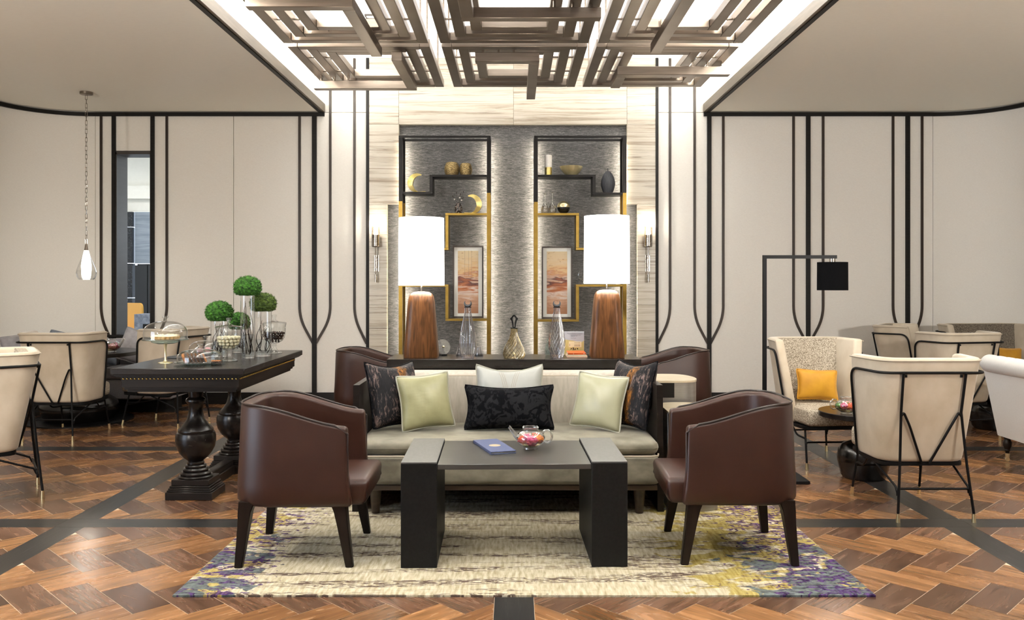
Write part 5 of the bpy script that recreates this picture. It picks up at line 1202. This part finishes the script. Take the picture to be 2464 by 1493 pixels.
# ------------------------------------------------------------------ metal-framed lounge chairs (face +y locally)
def frame_chair(label, loc, rz, wide=0.0):
    t = thing('lounge_chair', label, 'chair', loc, rz, 'metal-framed lounge chairs')
    W2 = wide/2
    Z0, Z1 = 0.288, 0.853
    def ring(q, th):
        hb = 0.234+0.035*q+W2; hf = 0.240+0.076*q+W2; yb = -0.215-0.112*q; yf = 0.085-0.085*q**1.4
        return fillet([(-hf+th, yf), (-hb+th, yb+th), (hb-th, yb+th), (hf-th, yf)], 0.11-th*0.6, 7)
    out, inn = [], []
    for q in (0, 0.05, 0.3, 0.6, 0.85, 1.0):
        z = Z0+(Z1-Z0)*q
        out.append([(x*(0.985 if q == 0 else 1), y, z) for x, y in ring(q, 0)]); inn.append([(x, y, z) for x, y in ring(q, 0.062)])
    shell(MB(), out, inn, 0.018, 3).build('shell', 'velvet_beige', t)
    P = [(x, y-0.0 if abs(x) > 0.2 else y, z-0.014) for x, y, z in out[-1]]
    MB().tube([(x*1.001, y*1.001, z) for x, y, z in P], 0.004, 6).build('piping', 'velvet_piping', t)
    # tweed inner back
    m = MB(); rs_ = []
    for q in (0.16, 0.4, 0.7, 0.99):
        z = Z0+(Z1-Z0)*q; yb = -0.215-0.112*q+0.062; hb = 0.234+0.035*q-0.062+W2
        hb += 0.012
        rs_.append([(-hb*1.03, yb+0.058, z), (-hb*0.92, yb+0.046, z), (hb*0.92, yb+0.046, z), (hb*1.03, yb+0.058, z), (hb*0.9, yb-0.004, z), (-hb*0.9, yb-0.004, z)])
    m.rings(rs_); m.build('back_cushion', 'tweed', t, ang=50)
    m = MB(); m.box(-0.2155-W2, 0.2155+W2, 0.04, 0.295, 0.290, 0.405, 0.03, 4); m.box(-0.165-W2, 0.165+W2, -0.155, 0.06, 0.290, 0.404, 0.02, 3)
    for v_ in m.bm.verts:
        if v_.co.z > 0.36: v_.co.z += 0.014*max(0, 1-(v_.co.x/(0.21+W2))**2)*max(0, 1-((v_.co.y-0.06)/0.22)**2)
        if v_.co.y > 0.14: v_.co.x *= 1.0-0.09*((v_.co.y-0.14)/0.15)**2
    m.build('seat_cushion', 'tweed', t)
    MB().tube([(-0.208-W2, 0.10, 0.392), (-0.192-W2, 0.262, 0.392), (-0.15-W2, 0.289, 0.392), (0.15+W2, 0.289, 0.392), (0.192+W2, 0.262, 0.392), (0.208+W2, 0.10, 0.392)], 0.004, 6).build('piping', 'velvet_piping', t)
    # metal frame
    def off(q, d):
        hb = 0.234+0.035*q+W2+d; hf = 0.240+0.076*q+W2+d; yb = -0.215-0.112*q-d; yf = 0.085-0.085*q**1.4-0.02
        return hb, hf, yb, yf
    rq = 0.0072
    hb, hf, yb, yf = off(0.865, 0.008); zb = Z0+(Z1-Z0)*0.865
    hb2, hf2, yb2, yf2 = off(0.02, 0.008)
    P = fillet([(-hf2, yf2, 0.279), (-hf, yf, zb), (-hb, yb, zb), (hb, yb, zb), (hf, yf, zb), (hf2, yf2, 0.279)], 0.07, 6)
    MB().tube(P, rq, 8).build('back_rail', 'black_metal', t)
    m = MB(); P = fillet([(0, -0.205), (0.222+W2, -0.205), (0.226+W2, 0.17), (0.195+W2, 0.28), (-0.195-W2, 0.28), (-0.226-W2, 0.17), (-0.222-W2, -0.205), (0, -0.205)], 0.06, 4)[:-1]
    m.prism(P, 0.268, 0.2875); m.build('seat_frame', 'black_metal', t)
    lx = 0.163+W2
    for s in (-1, 1):
        zm = 0.565; qm = (zm-Z0)/(Z1-Z0); ym = -0.215-0.112*qm-0.014; ft = (s*(0.197+W2), -0.335, 0.0)
        P = [(s*lx, yb-0.004, zb), (s*(0.158+W2), ym, zm), (s*(0.175+W2), ym+(ft[1]-ym)*0.45, 0.30), (ft[0], ft[1], 0.045)]
        lg = MB().tube(P, rq, 8).build('leg', 'black_metal', t); MB().tube([(ft[0], ft[1], 0.045), (ft[0], ft[1], 0.0)], [0.0088, 0.0108], 12).build('foot_cap', 'gold_cap', lg)
        P = fillet([(s*(0.158+W2), ym, zm-0.02), (s*(0.145+W2*0.9), ym-0.002, zm-0.0), (s*(0.11+W2*0.8), ym+0.008, zm-0.07), (s*0.02, -0.222, 0.283)], 0.03, 4)
        MB().tube(P, rq*0.9, 8).build('brace', 'black_metal', t)
        P = [(s*(0.186+W2), 0.205, 0.27), (s*(0.197+W2), 0.262, 0.045)]
        lg = MB().tube(P, rq, 8).build('leg', 'black_metal', t); MB().tube([(s*(0.197+W2), 0.262, 0.045), (s*(0.199+W2), 0.270, 0.0)], [0.0088, 0.0108], 12).build('foot_cap', 'gold_cap', lg)
        zs = 0.165
        MB().tube([(s*(0.187+W2), -0.305, zs-0.02), (s*(0.190+W2), -0.29, zs+0.012), (s*(0.21+W2), -0.05, 0.274)], rq*0.85, 8).build('brace', 'black_metal', t)
        MB().tube(fillet([(s*(0.192+W2), 0.236, 0.17), (s*(0.188+W2), 0.22, 0.20), (s*(0.2+W2), 0.10, 0.205), (s*(0.205+W2), 0.02, 0.272)], 0.03, 4), rq*0.85, 8).build('brace', 'black_metal', t)
        m = MB(); m.tube([(s*(lx-0.018*1), yb+0.006, zb-0.010), (s*(lx-0.018), yb+0.006, zb-0.024)], 0.006, 8); m.build('bolt', 'black_metal', t)
    zs = 0.168
    MB().tube(fillet([(-0.190-W2, -0.312, zs-0.035), (-0.188-W2, -0.305, zs), (0.188+W2, -0.305, zs), (0.190+W2, -0.312, zs-0.035)], 0.03, 5), rq*0.85, 8).build('stretcher', 'black_metal', t)
    MB().tube(fillet([(-0.192-W2, 0.24, zs-0.02), (-0.190-W2, 0.235, zs+0.01), (0.190+W2, 0.235, zs+0.01), (0.192+W2, 0.24, zs-0.02)], 0.03, 5), rq*0.85, 8).build('stretcher', 'black_metal', t)
    return t
fc = frame_chair('beige velvet lounge chair seen from behind, nearest the small round table', (2.195, 4.775, 0), 0.0)
dup(fc, (2.13, 5.955, 0), PI+0.06, 'beige lounge chair facing us with a yellow cushion, beside the floor lamp')
dup(fc, (3.56, 7.0, 0), 0.21, 'pale lounge chair seen from behind between the tufted armchair and the tweed loveseat')
dup(fc, (3.74, 8.0, 0), PI+1.0, 'lounge chair with a yellow cushion turned sideways against the batten wall')
dup(fc, (-3.655, 7.02, 0), 0.0, 'pale lounge chair seen from behind at the banquette table')
dup(fc, (-3.115, 4.92, 0), PI/2+0.57, 'beige lounge chair turned sideways nearest the serving table front, partly out of view')
dup(fc, (-3.11, 7.57, 0), PI/2-0.35, 'lounge chair behind the serving table, turned toward the pendant')
def small_cushion(label, loc, rz, tilt=0.25, w=0.30, h=0.22, mat='yellow_velvet', pip='yellow_velvet'): return cushion('cushion', label, w, h, 0.09, mat, pip, loc, rz, tilt, 0.11, 0.05)
small_cushion('mustard yellow velvet cushion on the chair beside the floor lamp', (2.125, 5.985, 0.420), 0.03, 0.22)
small_cushion('mustard yellow velvet cushion on the sideways chair by the batten wall', (3.77, 7.97, 0.420), 1.0, 0.22, 0.28)
# tweed loveseat in the far corner
ls = dup(fc, (4.50, 8.02, 0), PI+0.03, 'dark tweed high-backed loveseat in the curved corner')
ls.name = 'loveseat'; ls['category'] = 'sofa'; del ls['group']
for ch in list(ls.children): 
    for g_ in list(ch.children): bpy.data.objects.remove(g_)
    bpy.data.objects.remove(ch)
tmp = frame_chair('tmp', (0, 0, 0), 0, 0.24)
for ch in list(tmp.children):
    ch.parent = ls
    if ch.name.startswith(('back_cushion', 'seat_cushion')): ch.data.materials[0] = MATS['tweed_dark']
bpy.data.objects.remove(tmp)
small_cushion('mustard yellow velvet cushion on the tweed loveseat', (4.62, 7.98, 0.420), 0.05, 0.22, 0.28)

# ------------------------------------------------------------------ tufted armchair at the edge
ta = thing('tufted_armchair', 'white linen armchair with tufted scroll back and turned caster legs', 'armchair', (3.76, 5.70, 0), -PI/2)
# local +y faces world +x ; local x = world -y
m = MB(); rs_ = []
for q in range(7):
    z = 0.175+(0.66-0.175)*q/6; w = 0.30+0.035*q/6; yb = -0.36-0.085*(q/6)
    rs_.append([(-w, yb, z), (w, yb, z), (w, yb+0.12, z), (-w, yb+0.12, z)])
m.rings(rs_); bmesh.ops.bevel(m.bm, geom=[e for e in m.bm.edges if e.calc_face_angle(0) > 1.0], offset=0.02, segments=3, affect='EDGES', clamp_overlap=True)
m.build('back', 'white_linen', ta)
m = MB(); n = 40; rs_ = []
for i in range(29):
    x = -0.345+0.69*i/28; P = []
    for k in range(n):
        a = 2*PI*k/n; r = 0.062
        d = min(abs((x/0.105+0.5*(k > n/2)) % 1), 1-abs((x/0.105+0.5*(k > n/2)) % 1))
        r -= 0.012*math.exp(-(d/0.10)**2)*(1 if abs(math.sin(a-0.7)) > -2 else 0)*max(0, math.sin(a+0.3))
        e = 1 if 1 < i < 27 else (0.86 if i in (1, 27) else 0.6)
        P.append((x, -0.42+r*e*math.cos(a)*1.05, 0.682+r*e*math.sin(a)))
    rs_.append(P)
m.rings(rs_); m.build('scroll_roll', 'white_linen', ta, ang=70)
bt = MB().ball((0, 0, 0), 0.011, (1, 1, 0.5), 10, 6).build('tuft_button', 'white_linen', ta)
for k in range(6):
    o_ = bt if k == 0 else bt.copy()
    if k: C.objects.link(o_); o_.parent = ta
    o_.location = (-0.2625+0.105*k, -0.405, 0.731)
m = MB(); m.box(-0.30, 0.30, -0.27, 0.34, 0.175, 0.33, 0.03, 3); m.build('seat_base', 'white_linen', ta); m = MB(); m.box(-0.22, 0.22, -0.26, 0.36, 0.332, 0.44, 0.04, 4); m.build('seat_cushion', 'white_linen', ta)
for s in (-1, 1):
    m = MB(); a, b = sorted((s*0.31, s*0.225)); m.box(a, b, -0.30, 0.33, 0.30, 0.54, 0.035, 3); m.build('arm', 'white_linen', ta); m = MB(); m.tube([(s*0.275, -0.30, 0.55), (s*0.275, 0.33, 0.55)], 0.055, 18); m.build('arm_roll', 'white_linen', ta)
    for y in (-0.315, 0.29):
        lg = MB().lathe([(0.012, 0.055), (0.014, 0.07), (0.020, 0.078), (0.017, 0.084), (0.027, 0.110), (0.029, 0.130), (0.022, 0.150), (0.018, 0.158), (0.026, 0.163), (0.026, 0.176)], 20, (s*0.26, y, 0), True).build('leg', 'dark_wood', ta)
        m = MB(); m.lathe([(0.013, 0.028), (0.015, 0.05), (0.014, 0.056), (0.0, 0.056)], 14, (s*0.26, y, 0)); m.tube([(s*0.26-0.006, y, 0.015), (s*0.26+0.006, y, 0.015)], 0.0149, 14); m.tube([(s*0.26, y, 0.03), (s*0.26, y+0.006, 0.015)], 0.004, 6); m.build('caster', 'gold_cap', lg)

# ------------------------------------------------------------------ pedestal tables
def urn_table(label, loc, rt, h, ru, hu, plate):
    t = thing('pedestal_table', label, 'table', loc, 0, 'round tables on black urn bases')
    MB().lathe([(0, 0.0), (ru*0.78, 0.0), (ru*0.86, 0.02), (ru*0.98, hu*0.45), (ru, hu*0.58), (ru*0.95, hu*0.75), (ru*0.80, hu*0.9), (ru*0.5, hu*0.985), (0, hu)], 44).build('urn_base', 'gloss_black_wood', t)
    MB().tube([(0, 0, hu-0.006), (0, 0, h-0.031)], 0.045, 20).build('column', 'dark_wood', t)
    MB().lathe([(0, h-0.034), (rt-0.004, h-0.034), (rt, h-0.030), (rt, h-0.003), (rt-0.003, h), (0, h)], 64).build('table_top', 'espresso_top', t)
    if plate: MB().lathe([(ru*0.7, 0.0005), (plate, 0.0005), (plate, 0.012), (plate-0.005, 0.015), (ru*0.7, 0.015)], 64).build('floor_plate', 'black_metal', t)
    return t
M('gloss_black_wood', (0.006, 0.0048, 0.0042), 0.22)
urn_table('small round dark table on a black urn base between two lounge chairs', (2.24, 5.47, 0), 0.275, 0.425, 0.162, 0.235, 0)
urn_table('round dark table on an urn base, hidden between the tufted armchair and loveseat', (4.10, 7.30, 0), 0.30, 0.425, 0.19, 0.25, 0)
urn_table('large round dark table on an urn base with a floor plate, under the pendant', (-3.93, 7.72, 0), 0.50, 0.625, 0.33, 0.235, 0.45)
teapot('clear glass teapot of pink and green blossoms on the small round table', (2.085, 5.355, 0.4255), PI, 1.0, ('flower_magenta', 'flower_pink', 'leaf_green', 'flower_red'))
teapot('clear glass teapot of magenta blossoms on the banquette table', (-3.605, 7.64, 0.6255), PI, 1.12, ('flower_magenta', 'flower_magenta', 'leaf_green', 'flower_pink'))
teapot('glass teapot on the hidden round table in front of the loveseat', (4.27, 7.20, 0.4255), PI, 1.0, ('flower_red', 'flower_pink', 'leaf_green', 'flower_orange'))
def stand_card(label, loc, rz, w, h):
    t = thing('menu_stand', label, 'menu', loc, rz); bx('panel', 'shelf_black', -w/2, w/2, -0.006, 0.006, 0.006, h, t, 0.001, 1); bx('foot', 'shelf_black', -w/2, w/2, -0.035, 0.035, 0, 0.006, t)
stand_card('upright black menu stand on the small round table', (2.24, 5.47, 0.4255), 0.45, 0.12, 0.235)
stand_card('upright black menu stand in front of the tweed loveseat', (4.12, 7.36, 0.4255), 0.0, 0.125, 0.40)

# ------------------------------------------------------------------ banquette
bq = thing('banquette', 'grey upholstered banquette along the wall under the dark cap rail', 'sofa', (-4.1, 8.35, 0))
XA, XB = -0.78, 0.86
bx('plinth', 'black_trim', XA+0.06, XB-0.03, -0.14, 0.05, 0.0, 0.14, bq)
for x0, x1, y1 in ((XA, -0.55, 0.04), (-0.545, 0.15, 0.155), (0.155, XB, 0.155)):
    m = MB(); m.box(x0, x1, -0.29, y1, 0.142, 0.33, 0.02, 3); m.build('seat_base', 'grey_tweed', bq)
    m = MB(); m.box(x0, x1, -0.30, y1, 0.332, 0.435, 0.035, 4); m.build('seat_cushion', 'grey_tweed', bq)
    if x0 > XA: m = MB(); m.box(x0, x1, 0.16, 0.29, 0.142, 0.685, 0.04, 4); m.build('backrest', 'grey_tweed', bq)
def bcush(label, x, y, z, rz, roll, w=0.40, h=0.34, mat='grey_cushion_fabric'): cushion('cushion', label, w, h, 0.12, mat, mat, (x, y, z), rz, 0.35, 0.09, roll)
bcush('grey cushion tipped on its corner on the banquette behind the teapot table', -3.68, 8.40, 0.436, 0.1, 0.35, 0.42, 0.34)
bcush('dark grey cushion low on the banquette beneath the table edge', -4.02, 8.36, 0.436, -0.1, 0.0, 0.30, 0.24, 'slate_cushion_fabric')
bcush('wide grey lumbar cushion low on the banquette seat', -3.45, 8.30, 0.436, 0.0, 0.0, 0.42, 0.24)
bcush('pale grey cushion at the curved end of the banquette', -4.70, 8.15, 0.436, 0.7, -0.15, 0.34, 0.34)
bcush('slate blue cushion behind the pale grey one at the curved end', -4.42, 8.38, 0.436, 0.15, 0.2, 0.36, 0.34, 'slate_cushion_fabric')

# ------------------------------------------------------------------ pendant
pe = thing('pendant_lamp', 'clear glass teardrop pendant on a long link chain', 'pendant lamp', (-3.93, 7.84, 3.0))
MB().lathe([(0, -0.0005), (0.056, -0.0005), (0.056, -0.022), (0.05, -0.026), (0.0, -0.026)], 32).build('canopy', 'bronze', pe)
zt, zbm = -0.030, -1.395
nl = 35; step = (zt-zbm)/nl; lm = None
for k in range(nl):
    zc = zt-step*(k+0.5); hh = step*0.5+0.003; ww = 0.0085
    if lm is None:
        P = fillet([(0, 0, hh), (ww, 0, hh), (ww, 0, -hh), (-ww, 0, -hh), (-ww, 0, hh), (0, 0, hh)], 0.004, 2)[:-1]
        lm = MB().tube(P, 0.0021, 6, True).build('chain_link', 'chrome', pe); o_ = lm
    else: o_ = lm.copy(); C.objects.link(o_); o_.parent = pe
    o_.location = (0, 0, zc); o_.rotation_euler = (0, 0, PI/2*(k % 2)+0.25*math.sin(k*1.7))
MB().lathe([(0, -1.395), (0.009, -1.395), (0.018, -1.455), (0, -1.456)], 20).build('cap', 'bronze', pe)
MB().lathe([(0.019, -1.450), (0.034, -1.51), (0.060, -1.575), (0.082, -1.635), (0.087, -1.665), (0.080, -1.70), (0.066, -1.722), (0.060, -1.724), (0.062, -1.718), (0.075, -1.698), (0.083, -1.664), (0.078, -1.635)], 40).build('glass_drop', 'glass_clear', pe)
MB().lathe([(0.0, -1.457), (0.020, -1.457), (0.036, -1.53), (0.044, -1.60), (0.040, -1.68), (0.034, -1.715), (0, -1.715)], 28).build('inner_shade', 'shade_white', pe)
light('pendant_glow', 'POINT', (-3.93, 7.84, 3.0-1.76), 3, WARM, shadow_soft_size=0.04)

# ------------------------------------------------------------------ floor lamp
fl_ = thing('floor_lamp', 'black angular floor lamp with a drum shade beside the yellow-cushion chair', 'floor lamp', (1.585, 5.40, 0))
bx('base_plate', 'black_metal', -0.06, 0.245, -0.13, 0.13, 0, 0.02, fl_, 0.002, 1)
bx('pole', 'black_metal', -0.011, 0.011, -0.011, 0.011, 0.02, 1.40, fl_); bx('arm', 'black_metal', -0.011, 0.455, -0.011, 0.011, 1.4005, 1.422, fl_)
MB().tube([(0.43, 0, 1.400), (0.43, 0, 1.372)], 0.018, 16).build('socket', 'chrome', fl_)
MB().lathe([(0.094, 1.20), (0.093, 1.378), (0.0915, 1.378), (0.0925, 1.20), (0.094, 1.20)], 40, (0.43, 0, 0)).build('shade', 'shade_black', fl_)
m = MB(); m.ball((0.43, 0, 1.27), 0.03); m.build('bulb', 'bulb_glow', fl_)
MB().lathe([(0.0, 1.3705), (0.091, 1.3705), (0.091, 1.374), (0, 1.374)], 24, (0.43, 0, 0)).build('shade_ring', 'white_paint', fl_)
light('lamp_glow', 'POINT', (1.585+0.43, 5.40, 1.225), 5, WARM, shadow_soft_size=0.03)

# ------------------------------------------------------------------ seen through the opening
yc = thing('dining_chair', 'yellow leather chair with steel legs in the room beyond the opening', 'chair', (-5.03, 11.2, 0), -0.5)
m = MB(); P = fillet([(-0.20, 0.0), (-0.20, 0.38), (0.20, 0.38), (0.20, 0.0), (-0.20, 0.0)], 0.06, 4)[:-1]
m.rings([[(x, 0.02-0.04*z, 0.60+z) for x, z in P], [(x, 0.05-0.04*z, 0.60+z) for x, z in P]]); m.build('backrest', 'yellow_leather', yc)
MB().box(-0.21, 0.21, -0.40, 0.02, 0.56, 0.62, 0.025, 3).build('seat', 'yellow_leather', yc)
for x in (-0.18, 0.18):
    for y in (-0.36, 0.0): MB().tube([(x, y, 0.56), (x*1.1, y*1.05, 0.0)], 0.009, 8).build('leg', 'steel', yc)
gp = thing('stone_plinth', 'grey marble plinth with a notch in the room beyond the opening', 'plinth', (-4.70, 11.0, 0))
m = MB(); m.box(-0.13, 0.16, -0.15, 0.15, 0.0, 0.845); m.build('block', 'grey_marble', gp); bx('dark_inset', 'shelf_black', -0.02, 0.161, -0.152, -0.15, 0.0, 0.72, gp)
